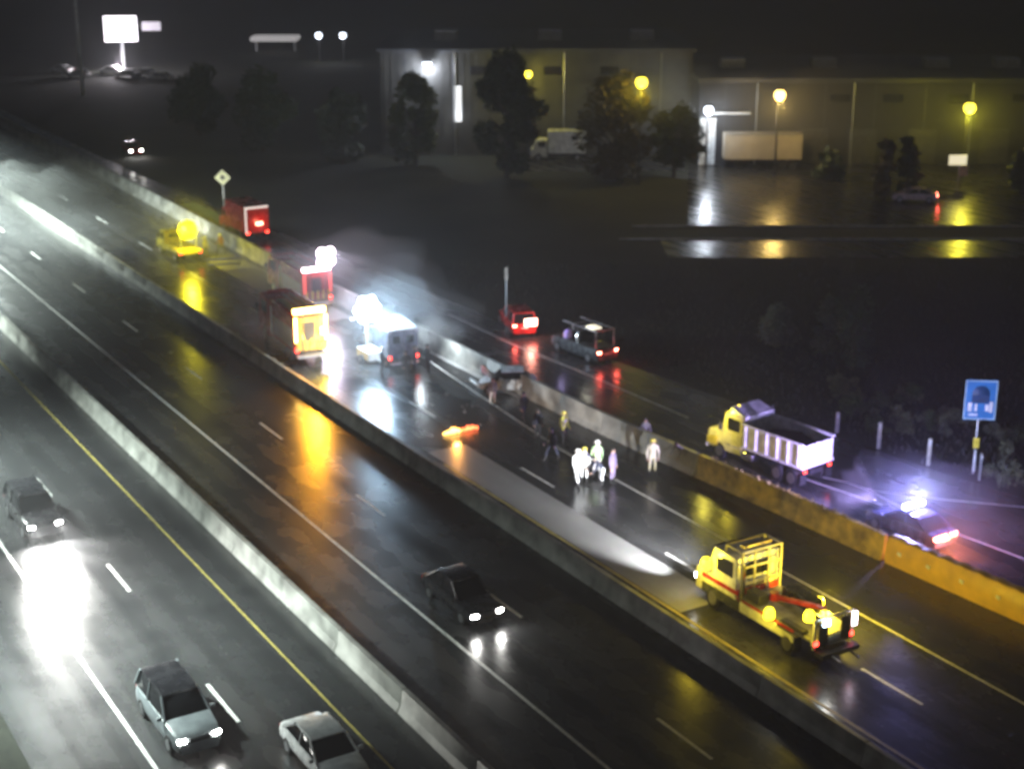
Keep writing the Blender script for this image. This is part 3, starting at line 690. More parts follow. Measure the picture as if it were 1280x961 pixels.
# ------------------------------------------------------------------ people
def person(label, pos, face, jacket, trousers, pose='stand', helmet=None, hgt=1.92, vest=None, group=None, seed=0):
    rr = random.Random(seed)
    k = hgt / 1.8
    J, E, Rr, Z = [], [], [], []          # joints, bones, radii, zone (0 jacket 1 trousers 2 skin 3 boots)
    def j(p, r, par=None, z=0):
        J.append(Vector(p) * k); Rr.append((r[0] * k, r[1] * k) if isinstance(r, tuple) else (r * k, r * k)); Z.append(z)
        if par is not None: E.append((par, len(J) - 1))
        return len(J) - 1
    lean = {'stand': 0, 'walk': .05, 'bend': .75, 'kneel': .35}[pose]
    drop = .40 if pose == 'kneel' else (.06 if pose == 'bend' else 0)
    zp = .95 - drop
    def up(d, fwd=0):   # point d above the pelvis along the leaning spine
        return (0, math.sin(lean) * d + fwd, zp + math.cos(lean) * d)
    pel = j((0, 0, zp), (.155, .12), None, 1)
    sp = j(up(.24), (.15, .115), pel, 0); ch = j(up(.45), (.18, .13), sp, 0)
    nk = j(up(.58), .062, ch, 2); hd = j(up(.68, .02), (.085, .10), nk, 2); j(up(.80, .03), (.075, .09), hd, 2)
    nose = j(up(.695, .135), .016, hd, 2)
    for sx in (-1, 1):
        j((sx * .095, up(.69)[1], up(.69)[2]), .018, hd, 2)      # ear
        sh = up(.46); s_ = j((sx * .20, sh[1], sh[2]), .078, ch, 0)
        swing = {'stand': rr.uniform(-.05, .22), 'walk': sx * .3, 'bend': .5, 'kneel': .7}[pose]
        e_ = j((sx * .27, sh[1] + math.sin(swing) * .28, sh[2] - math.cos(swing) * .29), .058, s_, 0)
        w2 = swing + rr.uniform(.2, .6)
        wx, wy, wz = sx * .25, sh[1] + math.sin(swing) * .28 + math.sin(w2) * .26, sh[2] - math.cos(swing) * .29 - math.cos(w2) * .26
        w_ = j((wx, wy, wz), .038, e_, 0)
        dy, dz = math.sin(w2 + .1), -math.cos(w2 + .1)
        pm = j((wx, wy + dy * .08, wz + dz * .08), (.040, .024), w_, 2)
        for q in range(4):
            off = (q - 1.5) * .022; ln = (.07, .085, .08, .06)[q]
            a_ = j((wx - sx * .004, wy + dy * (.08 + ln * .6) + off * .9 * -dz, wz + dz * (.08 + ln * .6) + off * dy), .010, pm, 2)
            j((wx - sx * .022, wy + dy * (.08 + ln) + off * .9 * -dz, wz + dz * (.08 + ln) + off * dy), .009, a_, 2)
        th = j((wx - sx * .03, wy + dy * .07 + .03, wz + dz * .07), .012, pm, 2); j((wx - sx * .045, wy + dy * .11 + .035, wz + dz * .11), .010, th, 2)
        st = {'stand': rr.uniform(-.05, .08), 'walk': sx * .22, 'bend': .05, 'kneel': 0}[pose]
        hp = j((sx * .10, 0, zp - .05), .098, pel, 1)
        if pose == 'kneel':
            if sx < 0: kn, an, to = (sx * .14, .42, .50), (sx * .14, .34, .09), (sx * .15, .52, .045)
            else: kn, an, to = (sx * .13, .12, .10), (sx * .13, -.30, .12), (sx * .13, -.40, .05)
        else:
            kn, an, to = (sx * .12, st + .03, .50), (sx * .13, st * 1.7 - .02, .09), (sx * .15, st * 1.7 + .17, .045)
        kn_ = j(kn, .068, hp, 1); an_ = j(an, .050, kn_, 3); j(to, (.048, .036), an_, 3)
    me = bpy.data.meshes.new('person'); me.from_pydata([tuple(p) for p in J], E, [])
    o = bpy.data.objects.new('person', me); col.objects.link(o)
    md = o.modifiers.new('skin', 'SKIN'); md.use_smooth_shade = True
    for i, sv in enumerate(me.skin_vertices[0].data): sv.radius = Rr[i]; sv.use_root = (i == 0)
    o.modifiers.new('sub', 'SUBSURF').levels = 1
    dg = bpy.context.evaluated_depsgraph_get(); nm = bpy.data.meshes.new_from_object(o.evaluated_get(dg))
    o.modifiers.clear(); o.data = nm; nm.name = 'person'; bpy.data.meshes.remove(me)
    nm.materials.clear()
    for m in (jacket, trousers, SKIN, PLASTIC, vest or jacket): nm.materials.append(m)
    axis = (J[2] - J[0]).normalized()
    for pl in nm.polygons:
        c = pl.center; b = min(range(len(J)), key=lambda i: (J[i] - c).length - Rr[i][0])
        z = Z[b]; h = (c - J[0]).dot(axis)
        if b == 0: z = 0 if h > -.02 else 1
        if z == 0 and vest and b in (0, 1, 2) and (.10 * k < h < .17 * k or .30 * k < h < .37 * k): z = 4
        pl.material_index = z; pl.use_smooth = True
    o.location = (pos.x, pos.y, .014); o.rotation_euler = (0, 0, face)
    tag(o, label, 'person', group)
    top = Vector(up(.72)) * k
    if helmet:
        hm = MB().lathe((0, 0, 0), [(.175 * k, 0), (.17 * k, .02), (.125 * k, .03), (.118 * k, .10), (.085 * k, .155), (.02 * k, .175)], 14)
        ho = hm.build('helmet', helmet, o, loc=top + Vector((0, .03 * k, .0))); ho.rotation_euler = (-lean, 0, 0)
    else:
        hm = MB().lathe((0, 0, 0), [(.104 * k, -.04), (.108 * k, .03), (.085 * k, .10), (.02 * k, .125)], 14)
        ho = hm.build('hair', mat('dark_hair', (.03, .02, .015), .6), o, loc=top + Vector((0, .005, 0))); ho.rotation_euler = (-lean, 0, 0)
    return o
HV_Y = mat('hi_vis_yellow', (.70, .74, .10), .7); HV_G = mat('hi_vis_lime', (.52, .80, .40), .7); CL_W = mat('white_coverall', (.78, .82, .80), .7)
CL_N = mat('navy_cloth', (.03, .035, .06), .8); CL_B = mat('black_cloth', (.02, .02, .022), .8); CL_P = mat('purple_grey_cloth', (.20, .16, .27), .8)
CL_G = mat('grey_cloth', (.16, .16, .17), .8); CL_K = mat('cream_cloth', (.6, .56, .42), .8); REFL = mat('reflective_band', (.85, .85, .82), .3)
HEL_W = mat('white_helmet', (.8, .8, .78), .3); HEL_Y = mat('yellow_helmet', (.75, .65, .12), .3); HEL_B = mat('black_helmet', (.03, .03, .03), .3)
toward_cam = math.pi
person('person in bright white coverall standing tallest of the close group on the road', G(721, 607), toward_cam + .5, CL_W, CL_W, 'walk', HEL_W, 2.2, seed=1)
person('person in pale coverall shoulder to shoulder with the tallest white coverall', G(730, 603), toward_cam - .2, CL_W, CL_W, 'stand', HEL_Y, 2.1, seed=31)
person('person in pale green jacket behind the white coverall', G(746, 596), toward_cam - .4, HV_G, CL_W, 'stand', HEL_W, 2.2, vest=REFL, seed=2)
person('person in dark top and white trousers bending among the group on the road', G(753, 606), toward_cam - 1.2, CL_N, CL_W, 'bend', HEL_B, 2.05, seed=3)
person('person in purple grey top at the outer end of the close group', G(765, 604), toward_cam + 1.0, CL_P, CL_P, 'stand', None, 2.1, seed=4)
person('person in yellow hi-vis jacket standing apart from the white coverall', G(704, 556), toward_cam + .8, HV_Y, CL_B, 'stand', HEL_Y, 2.1, vest=REFL, seed=5)
person('person in long cream yellow coat standing alone beside the concrete barrier', G(815, 594), toward_cam, CL_K, CL_K, 'stand', HEL_Y, 2.2, seed=6)
person('person in dim grey clothes behind the barrier near the lone cream coat', G(852, 584), toward_cam - .8, CL_G, CL_G, 'bend', None, 1.95, seed=7)
person('person in dark clothes standing between wrecked car and yellow jacket', G(672, 548), toward_cam + .2, CL_N, CL_B, 'stand', HEL_B, 1.9, seed=8)
person('person in dark blue walking just below the wrecked car', G(655, 527), .5, CL_B, CL_N, 'walk', HEL_B, 1.9, seed=9)
person('person with pale trousers standing in front of the wrecked car', G(616, 508), toward_cam - .3, CL_G, CL_W, 'stand', None, 1.95, seed=10)
person('person in black silhouetted before the bright barrier', G(534, 467), toward_cam + 2.2, CL_B, CL_B, 'stand', HEL_B, 2.1, seed=11)
person('person in dark clothes standing in front of the ambulance step', G(508, 474), toward_cam + .3, CL_B, CL_B, 'stand', HEL_B, 2.0, seed=21)
person('person in dark coat just below the light tower', G(478, 470), toward_cam + 1.6, CL_N, CL_B, 'stand', HEL_B, 2.0, seed=22)
person('person in dark clothes between yellow jacket and white coverall', G(690, 575), toward_cam - .9, CL_B, CL_N, 'walk', HEL_B, 2.0, seed=23)
person('person in navy beside the ambulance door', G(519, 467), toward_cam - 1.4, CL_N, CL_N, 'stand', HEL_B, 2.0, seed=12)
person('person in cream jacket near the arrow board truck', G(257, 322), toward_cam + 1.0, CL_K, CL_G, 'stand', HEL_W, 1.95, seed=13)
person('person in reddish brown jacket near the white barricade', G(277, 318), toward_cam - .6, mat('rust_cloth', (.25, .10, .06), .8), CL_G, 'walk', HEL_W, 1.95, seed=14)
person('person in grey behind the barrier with only head and shoulders lit', G(806, 560), toward_cam + .2, CL_G, CL_B, 'stand', None, 1.9, seed=15)

# ------------------------------------------------------------------ signs, posts, furniture
p = G(1216, 592); T = thing('road_sign', 'blue square service sign with white marks on a steel post', 'sign', p, R(-6))
hz = height_at(p, 474); hb_ = height_at(p, 524)
MB().tube((0, 0, 0), (0, 0, hz), .06).build('post', STEEL, T)
zc, hh = (hz + hb_) / 2, hz - hb_
MB().box((0, -.09, zc), (1.75, .05, hh)).build('sign_panel', mat('sign_blue', (.03, .20, .48), .4, var=.1), T, bevel=.02)
fm = MB()
for sx in (-1, 1): fm.box((sx * .84, -.125, zc), (.06, .02, hh * .97))
for sz in (-1, 1): fm.box((0, -.125, zc + sz * hh * .47), (1.62, .02, .06))
fm.build('sign_border', mat('sign_pale_border', (.45, .65, .72), .4), T)
dm = MB(); dm.lathe((0, -.12, zc + .35), [(.48, 0), (.46, -.015)], 16, 'Y'); dm.box((0, -.128, zc + .05), (.95, .015, .45)); dm.build('symbol', mat('sign_dark_symbol', (.01, .05, .14), .5), T)
for x, w, h in ((-.55, .22, .5), (-.22, .14, .42), (.38, .20, .38), (.60, .18, .62)): MB().box((x, -.138, zc - .52 + h * .2), (w, .012, h)).build('sign_mark', P_WHITE, T)
MB().box((-.35, -.136, zc - .86), (.5, .012, .10)).build('sign_mark', P_WHITE, T)
MB().box((0, -.10, hb_ * .58), (.34, .04, .62)).build('yellow_tag', P_YEL, T, bevel=.01)
MB().tube((0, -.11, .2), (0, -.11, hb_ * .44), .09, .07).build('post_sleeve', P_WHITE, T)
p = G(1224, 600); T = thing('delineator_post', 'slim grey post close beside the blue sign', 'post', p, .1)
MB().tube((0, 0, 0), (0, 0, 1.6), .08, .07).build('post', STEEL, T); MB().box((0, -.09, 1.4), (.1, .02, .2)).build('reflector', P_WHITE, T)
for lab, (px, py, h) in (('pale delineator post nearest the dump truck bed', (1046, 541, 1.35)), ('cream delineator post in the middle of the verge row', (1098, 561, 1.65)), ('pinkish delineator post nearest the blue sign', (1160, 582, 1.65))):
    T = thing('delineator_post', lab, 'post', G(px, py), .1, 'delineator posts along the slip road verge')
    MB().box((0, 0, h / 2), (.24, .06, h)).build('post', mat('pale_post_plastic', (.62, .58, .5), .5), T, bevel=.02); MB().box((0, -.04, h - .25), (.16, .02, .3)).build('reflector', P_WHITE, T)
p = G(633, 413); T = thing('roadside_pole', 'thin grey pole standing beside the dark red SUV', 'pole', p)
MB().tube((0, 0, 0), (0, 0, height_at(p, 334)), .08, .06).build('post', STEEL, T); MB().box((0, -.08, height_at(p, 342)), (.25, .04, 1.0)).build('marker_plate', mat('grey_plate', (.3, .3, .28), .5), T)
p = G(281, 268); T = thing('warning_sign', 'small pale diamond warning sign on a post above the green verge', 'sign', p)
zt_ = height_at(p, 222); MB().tube((0, 0, 0), (0, 0, zt_), .09).build('post', P_WHITE, T)
dmm = MB(); dmm.add([(-.85, -.1, zt_), (0, -.1, zt_ - .85), (.85, -.1, zt_), (0, -.1, zt_ + .85), (-.85, -.06, zt_), (0, -.06, zt_ - .85), (.85, -.06, zt_), (0, -.06, zt_ + .85)], [(0, 1, 2, 3), (7, 6, 5, 4), (0, 4, 5, 1), (1, 5, 6, 2), (2, 6, 7, 3), (3, 7, 4, 0)])
dmm.build('sign_panel', mat('sign_pale_yellow', (.86, .84, .45), .4), T); MB().lathe((0, -.11, zt_), [(.22, 0), (.2, -.01)], 12, 'Y').build('symbol', mat('sign_black', (.04, .04, .03), .5), T)
p = G(280, 337); T = thing('barricade', 'white rail barricade standing across the lane below the crew', 'barricade', p, R(12))
MB().box((0, 0, .95), (3.0, .06, .24)).build('rail', P_WHITE, T, bevel=.01); MB().box((0, 0, .5), (3.0, .06, .2)).build('rail', P_WHITE, T, bevel=.01)
for x in (-1.3, 1.3): MB().tube((x, -.35, 0), (x, 0, 1.1), .04).tube((x, .35, 0), (x, 0, 1.1), .04).build('leg', STEEL, T)
# concrete debris / skid wreckage on the dark road
deb = G(596, 505)
mb = MB()
for i in range(16):
    q = deb + Vector((random.gauss(0, 1.6), random.gauss(0, 2.2), .03)); q.z = .035
    mb.box(q, (random.uniform(.05, .3), random.uniform(.05, .22), random.uniform(.03, .12)), rz=random.uniform(0, 3))
tag(mb.build('crash_debris', mat('debris_grey', (.12, .12, .13), .5), smooth=False), 'scattered small crash debris on the wet road by the wrecked car', 'debris', kind='stuff')

# ------------------------------------------------------------------ vegetation
def foliage(mb, cx, cy, z0, z1, rx, n, leaf, seed, clumps=26):
    rr = random.Random(seed); C_ = []
    for i in range(clumps):
        t = rr.random(); z = z0 + (z1 - z0) * t; w = rx * (math.sin(math.pi * min(1, .16 + .80 * t)) ** .7)
        a = rr.uniform(0, 6.28); d = w * math.sqrt(rr.random()) * .8
        C_.append((cx + d * math.cos(a), cy + d * math.sin(a), z, rx * rr.uniform(.22, .48)))
    for i in range(n):
        c = rr.choice(C_); v = Vector((rr.gauss(0, 1), rr.gauss(0, 1), rr.gauss(0, .8))).normalized() * c[3] * (rr.random() ** .35)
        p = Vector(c[:3]) + v; s = leaf * rr.uniform(.6, 1.5)
        a = Vector((rr.gauss(0, 1), rr.gauss(0, 1), rr.gauss(0, .6))).normalized(); b = a.orthogonal().normalized()
        mb.add([p - a * s, p + b * s * .5, p + a * s, p - b * s * .5], [(0, 1, 2, 3)])
    return mb
def tree(label, pos, h, r, leaf_m, seed, n=3000, leaf=.42, group=None, name='tree', trunk=.12):
    T = thing(name, label, 'tree', pos, random.uniform(0, 6), group)
    mb = MB(); mb.tube((0, 0, -.1), (0, 0, h * .55), .035 * h * .8, .018 * h); rr = random.Random(seed)
    for i in range(6):
        a = rr.uniform(0, 6.28); z = h * rr.uniform(.3, .55)
        mb.tube((0, 0, z), (math.cos(a) * r * .7, math.sin(a) * r * .7, z + h * rr.uniform(.12, .3)), .014 * h, .004 * h, 6)
    mb.build('trunk', BARK, T)
    foliage(MB(), 0, 0, h * trunk, h, r, n, leaf, seed).build('crown', leaf_m, T, smooth=False)
    return T
def shrub(label, pos, h, r, leaf_m, seed, n=420, leaf=.10, group=None):
    T = thing('shrub', label, 'shrub', pos, 0, group)
    mb = MB(); rr = random.Random(seed)
    for i in range(7):
        a = rr.uniform(0, 6.28); mb.tube((0, 0, 0), (math.cos(a) * r * .6, math.sin(a) * r * .6, h * rr.uniform(.4, .8)), .03, .01, 5)
    mb.build('stem', BARK, T)
    foliage(MB(), 0, 0, h * .08, h, r, n, leaf, seed, 10).build('foliage', leaf_m, T, smooth=False)
    return T
def tree_at(label, bx, by, top, wpx, m, seed, **k):
    p = G(bx, by); D = p.y * CP + (H) * SP
    return tree(label, p, height_at(p, top), wpx / 2 * D / F, m, seed, **k)
tree_at('round dark green tree before the pale warehouse wall by the white wall lamp', 520, 208, 92, 62, LEAF_M, 21)
tree_at('large dark tree before the warehouse by the small yellow lamp', 634, 222, 72, 84, LEAF_D, 22, n=4200)
tree_at('autumn brown tree lit by the big yellow lamp', 768, 226, 98, 92, LEAF_O, 23, n=4200)
tree_at('dark tree between autumn tree and white corner lamp', 842, 222, 128, 64, LEAF_D, 24)
tree_at('low bushy tree lit yellow green beside the parked trailer', 1036, 224, 190, 44, LEAF_M, 25, n=800, trunk=.1)
tree_at('yellow lit small tree in the car park, paler of the pair', 1103, 250, 178, 30, LEAF_O, 26, n=700)
tree_at('yellow lit small tree in the car park beside the pink car', 1133, 246, 176, 36, LEAF_M, 27, n=800)
tree_at('dark tree at the frame edge beyond the car park', 1276, 240, 190, 44, LEAF_D, 28, n=900)
tree_at('bare looking dark tree in the unlit field above the dump truck', 1066, 462, 366, 74, LEAF_D, 29, n=900, leaf=.13)
tree_at('pale green bush tree in the dark field above the dump truck cab', 972, 432, 392, 64, LEAF_G, 30, n=1800, leaf=.16, trunk=.05)
tree_at('taller pale bush tree in the dark field', 1034, 440, 378, 50, LEAF_G, 31, n=1600, leaf=.16, trunk=.05)
tree_at('dark tree on the slope left of the warehouse', 428, 205, 118, 74, LEAF_D, 32)
tree_at('dark tree standing behind the far slip road', 330, 190, 96, 80, LEAF_D, 33)
tree_at('tall dark tree behind the diamond sign', 250, 170, 92, 70, LEAF_D, 34)
rs = random.Random(8)
for i in range(26):
    px = 1046 + rs.uniform(0, 230); py = 512 + (px - 1046) * .20 + rs.uniform(-36, 18)
    if px > 1185 and py > 560 and px < 1240: py -= 40
    shrub('low roadside shrub among the pale weeds on the verge behind the delineator posts', G(px, py), rs.uniform(.5, 1.2), rs.uniform(.5, 1.1), LEAF_G if i % 3 else LEAF_M, 60 + i, group='low shrubs on the slip road verge')
for i, (px, py) in enumerate(((1246, 598), (1268, 606), (1256, 585))):
    shrub(('dry bush just right of the blue sign post', 'dry bush at the frame edge beside the gore line', 'taller dry bush behind the blue sign')[i], G(px, py), (.8, 1.0, 1.5)[i], (.9, 1.2, .9)[i], LEAF_G, 95 + i)
# rough grass of the dark field: one mass
mb = MB(); rg = random.Random(4)
for i in range(9000):
    px = rg.uniform(560, 1290); py = rg.uniform(330, 600)
    p = G(px, py); u, s = us(p)
    if u < 62 + (py - 590) * .02 + rg.random() * 2 and py > 300 and u < 64: continue
    h = rg.uniform(.12, .5); a = rg.uniform(0, 6.28); d = Vector((math.cos(a), math.sin(a), 0)) * .06
    q = Vector((rg.uniform(-.2, .2), rg.uniform(-.2, .2), h))
    mb.add([p - d, p + d, p + q], [(0, 1, 2)])
tag(mb.build('grass', mat('field_grass', (.035, .040, .02), .8, var=.5), smooth=False), 'rough dark grass of the unlit field beside the slip road', 'grass', kind='stuff')
# woodland far behind
mb = MB(); rw = random.Random(9)
for i in range(70):
    x = -320 + i * 10 + rw.uniform(-6, 6); y = 520 + rw.uniform(-20, 60)
    foliage(mb, x, y, 1, rw.uniform(9, 16), rw.uniform(5, 8), 130, 1.3, 200 + i, 8)
tag(mb.build('woodland', LEAF_D, smooth=False), 'dark distant woodland behind the industrial buildings', 'woodland', kind='stuff')

# ------------------------------------------------------------------ buildings and yard
def Xat(px, Y, z=0):     # world x of pixel column px on the plane y=Y at height z
    D = Y * CP + (H - z) * SP
    return (px - CX) * D / F
YA = G(640, 194).y; hA = height_at(Vector((0, YA, 0)), 66)
xa0, xa1 = Xat(478, YA), Xat(862, YA)
A = thing('warehouse', 'long pale warehouse with white wall lamp and bright doorway', 'warehouse', ((xa0 + xa1) / 2, YA, 0))
wa = xa1 - xa0
MB().box((0, 15, hA / 2), (wa, 30, hA)).build('wall', WALL_G, A)
MB().box((0, 15, hA + .25), (wa + .8, 30.8, .5)).build('roof', ROOF_M, A, bevel=.05)
fl = MB()
for i in range(int(wa / .9)): fl.box((-wa / 2 + .45 + i * .9, -.03, hA / 2), (.10, .06, hA - .2))
fl.build('cladding_rib', WALL_G, A)
dx = Xat(573, YA) - A.location.x; MB().box((dx, -.08, height_at(Vector((0, YA, 0)), 130)), (.95, .12, 4.4)).build('lit_doorway', E_DOOR, A)
light(A, 'doorway_glow', (dx, -1.2, 5), 60, (.9, .95, 1), .3)
dx = Xat(536, YA) - A.location.x; MB().box((dx, -.08, height_at(Vector((0, YA, 0)), 147)), (1.0, .12, 2.0)).build('window', glow('dim_lit_window', (.7, .75, 1), .6), A)
dx = Xat(715, YA) - A.location.x; MB().box((dx, -.06, 2.4), (5, .10, 4.4)).build('roller_door', SHUTTER, A)
dx = Xat(815, YA) - A.location.x; MB().box((dx, -.06, 2.4), (4, .10, 4.4)).build('roller_door', SHUTTER, A)
for px in (600, 690, 760): MB().box((Xat(px, YA) - A.location.x, -.06, hA - 2.2), (2.2, .1, 1.0)).build('window', GLASS, A)
YB = G(640, 206).y; hB = height_at(Vector((0, YB, 0)), 104)
xb0, xb1 = Xat(872, YB), Xat(1330, YB)
Bd = thing('warehouse', 'long grey block warehouse behind the car park', 'warehouse', ((xb0 + xb1) / 2, YB, 0)); wb_ = xb1 - xb0
MB().box((0, 14, hB / 2), (wb_, 28, hB)).build('wall', WALL_B, Bd)
MB().box((0, 14, hB + .3), (wb_ + .6, 28.6, .6)).build('roof', ROOF_M, Bd, bevel=.05)
for px in (1015, 1075, 1150, 1240): MB().box((Xat(px, YB) - Bd.location.x, -.06, 2.2), (3.4, .12, 4.2)).build('roller_door', SHUTTER, Bd)
for px in (1045, 1110, 1190, 1270): MB().box((Xat(px, YB) - Bd.location.x, -.05, hB - 1.8), (2.4, .1, .9)).build('window', GLASS, Bd)
MB().box((Xat(882, YB) - Bd.location.x, -.4, 2.9), (1.9, .8, 5.6)).build('corner_pier', P_WHITE, Bd)
MB().box((Xat(908, YB) - Bd.location.x, -.5, 6.3), (5, 1.0, .25)).build('canopy', P_WHITE, Bd)
for bb, w_, h_, x_off in ((A, wa, hA, (-.3, .05, .36)), (Bd, wb_, hB, (-.38, -.12, .2, .4))):
    for x_ in x_off:
        MB().tube((x_ * w_ + 1.5, -.12, 0), (x_ * w_ + 1.5, -.12, h_), .09).build('downpipe', STEEL, bb)
        MB().box((x_ * w_, 12, h_ + 1.1), (3.0, 2.4, 1.4)).build('roof_unit', STEEL, bb, bevel=.05)
    for k_ in range(int(w_ / 6)): MB().box((-w_ / 2 + 3 + k_ * 6, -.02, h_ / 2), (.14, .05, h_ - .3)).build('panel_joint', ROOF_M, bb)
# yard
y0, y1 = G(640, 322).y, G(640, 300).y; sheet('access_road', [(Xat(835, y0), y0), (140, y0), (140, y1), (Xat(825, y1), y1)], LOT, .02)
y2, y3 = G(640, 283).y, YB - .3; sheet('car_park', [(Xat(860, y2), y2), (140, y2), (140, y3), (Xat(860, y3), y3)], LOT, .02)
y4, y5 = G(640, 214).y, YA - .3; sheet('yard', [(Xat(640, y4), y4), (Xat(856, y4), y4), (Xat(856, y5), y5), (Xat(640, y5), y5)], LOT, .02)
kb = MB(); kb.box((Xat(1170, y2) + 20, y2 - .15, .07), (100, .22, .14)); tag(kb.build('kerb', CONCRETE, bevel=.02), kind='structure')
kb = MB(); kb.box((Xat(1170, y1) + 20, y1 + .15, .07), (100, .22, .14)); tag(kb.build('kerb', CONCRETE, bevel=.02), kind='structure')
# parked trailer and box lorry
p = G(953, 212); T = thing('semi_trailer', 'parked beige box trailer under the amber yard lamp', 'trailer', (p.x, p.y, .02))
MB().box((0, 1.2, 2.65), (9.2, 2.4, 3.0)).build('box_body', BEIGE, T, bevel=.04); MB().box((0, 1.2, 1.05), (9.0, .9, .2)).build('chassis', DARK_STEEL, T)
for x in (2.4, 3.6): MB().lathe((x, .15, .5), [(.5, -.12), (.5, .12)], 14, 'Y').build('wheel', RUBBER, T); 
for x in (-3.0,): MB().box((x, .3, .5), (.2, .2, 1.0)).box((x, 2.1, .5), (.2, .2, 1.0)).build('landing_leg', DARK_STEEL, T)
MB().box((0, -.02, 4.1), (9.2, .05, .12)).build('top_rail', STEEL, T)
p = G(712, 200); T = thing('box_lorry', 'white box lorry parked between the dark tree and the autumn tree', 'lorry', (p.x, p.y, .02), R(90))
MB().box((0, .4, 2.3), (2.4, 4.6, 2.7)).build('box_body', P_WHITE, T, bevel=.04); truck_cab(T, 4.8, 2.0, 2.2, 2.6, .5, P_WHITE, hood=.3); MB().box((0, 1.2, .7), (.9, 6.4, .25)).build('chassis', DARK_STEEL, T)
for sx in (-1, 1):
    for y in (-.9, 3.9): wheel(T, sx * 1.0, y, .45, .3)
# far parked cars
car0 = None
for i, (lab, px, py, m) in enumerate((('small white hatch parked alone in the lit car park by the yellow lamp', 1142, 252, paint('pink_white_paint', (.62, .48, .56))),)):
    car('sedan', 'pale pink car parked under the yellow car park lamp', 'sedan', m, Vector((G(px, py).x, G(px, py).y, .02)), R(80), tails='on')
PARK = (('pale parked car at the outer end of the far lot row', 78, 92), ('pale parked car second in the far lot under the big sign', 98, 97), ('pale parked car below the lit hoarding', 140, 93), ('pale parked car in the middle of the far lot row', 160, 97), ('pale parked car near the inner end of the far lot row', 180, 96), ('pale parked car at the inner end of the far lot row', 200, 101))
for i, (lab, px, py) in enumerate(PARK):
    q = G(px, py); q.z = .014
    if car0 is None: car0 = car('parked_car', lab, 'sedan', P_WHITE, q, R(60), group='cars parked in the far lot')
    else:
        c2 = copy_tree(car0); c2.location = q; c2['label'] = lab; c2.rotation_euler.z = R(60) + i * .05
# hoarding and far lights
p = G(155, 88); D = p.y; T = thing('hoarding', 'white lit hoarding on a steel post far off in the corner', 'hoarding', p, R(8))
z0_, z1_ = height_at(p, 52), height_at(p, 20); ww = 40 * (p.y * CP + H * SP) / F
MB().tube((0, 0, 0), (0, 0, z1_), .35).build('post', STEEL, T); MB().box((0, -.5, (z0_ + z1_) / 2), (ww, .4, z1_ - z0_)).build('sign_face', E_SIGN, T, bevel=.05)
MB().box((ww * .5 + 2.6, -.4, (z0_ + z1_) / 2 + .4), (3.4, .3, 1.6)).build('side_sign', glow('dim_sign_face', (.85, .8, .9), .7), T); MB().box((ww * .5 + 1, -.2, (z0_ + z1_) / 2 + .4), (3.0, .1, .15)).build('bracket', STEEL, T)
light(T, 'sign_glow', (0, -5, z0_ - 3), 9000, (1, .93, 1), .8)
p = G(345, 66); T = thing('service_canopy', 'low far off canopy with pale lit edge beyond the dark trees', 'canopy', p)
zz = height_at(p, 48); MB().box((0, 0, zz), (9.5, 6, .9)).build('roof', glow('dim_canopy_edge', (.75, .72, .72), .55), T, bevel=.05)
for x in (-4, 4): MB().box((x, 0, zz / 2), (.4, .4, zz - .5)).build('post', STEEL, T)
def yard_lamp(label, bx, by, ty, lens, color, e, cat='street lamp', name='street_lamp', r=.45, group=None, dx=0., hs=1.):
    p = G(bx, by); h = height_at(p, ty); T = thing(name, label, cat, p, 0, group)
    MB().tube((0, 0, 0), (0, 0, h + .2), .13, .08).build('pole', DARK_STEEL, T)
    MB().tube((0, 0, h + .2), (dx, -.5, h + .25), .06).build('arm', STEEL, T)
    hd = MB().box((dx, -.7, h + .30), (r * 1.2, r * 1.2, .18)).build('lamp_head', DARK_STEEL, T, bevel=.05)
    MB().lathe((dx, -.7, h + .2), [(r * .4, 0), (r * .8, -r * .3), (r * .95, -r * .8), (r * .8, -r * 1.3), (r * .45, -r * 1.6), (.05, -r * 1.7)], 16).build('lens', lens, hd)
    light(T, 'lamp_glow', (dx, -1.2, h - r * 1.9), e, color, r * .5)
    return T
yard_lamp('yard lamp glowing yellow above the autumn tree', 798, 230, 98, E_SODIUM, (1, .80, .06), 950, r=.72)
yard_lamp('yard lamp glowing amber above the beige trailer', 968, 222, 114, E_WARM, (1, .66, .18), 1800, r=.72)
yard_lamp('car park lamp glowing yellow at the outer end of the car park', 1202, 222, 130, E_SODIUM, (1, .88, .06), 1700, r=.72)
yard_lamp('small yellow lamp between the dark tree and the lorry', 660, 200, 90, E_SODIUM, (1, .85, .10), 900, r=.5)
yard_lamp('cool white lamp at the corner of the grey warehouse', 882, 212, 134, E_COOL, (.80, .88, 1), 1700, r=.6)
p = Vector((Xat(535, YA, 10), YA, height_at(Vector((0, YA - 1, 0)), 80)))
T = thing('wall_lamp', 'cool white wall lamp on the pale warehouse', 'wall lamp', p)
MB().tube((0, 0, .3), (0, -1.0, .3), .06).build('bracket', STEEL, T); MB().box((0, -1.1, .3), (1.1, .5, .2)).build('lamp_head', DARK_STEEL, T, bevel=.04); MB().lathe((0, -1.1, .2), [(.55, 0), (.5, -.3), (.3, -.6), (.05, -.7)], 12).build('lens', E_COOL, T)
light(T, 'lamp_glow', (0, -1.6, -.7), 1800, (.85, .9, 1), .4)
for lab, px, py, ty in (('far off white lamp, nearer the canopy of the pair', 400, 78, 42), ('far off white lamp, further from the canopy of the pair', 430, 78, 42)):
    yard_lamp(lab, px, py, ty, E_COOL, (.95, .95, 1), 250, r=.7, group='far off white lamps')
p = G(104, 120); T = thing('light_pole', 'tall pale pole rising past the frame top in the far lot', 'pole', p); MB().tube((0, 0, 0), (0, 0, 30), .32, .2).build('post', P_WHITE, T)
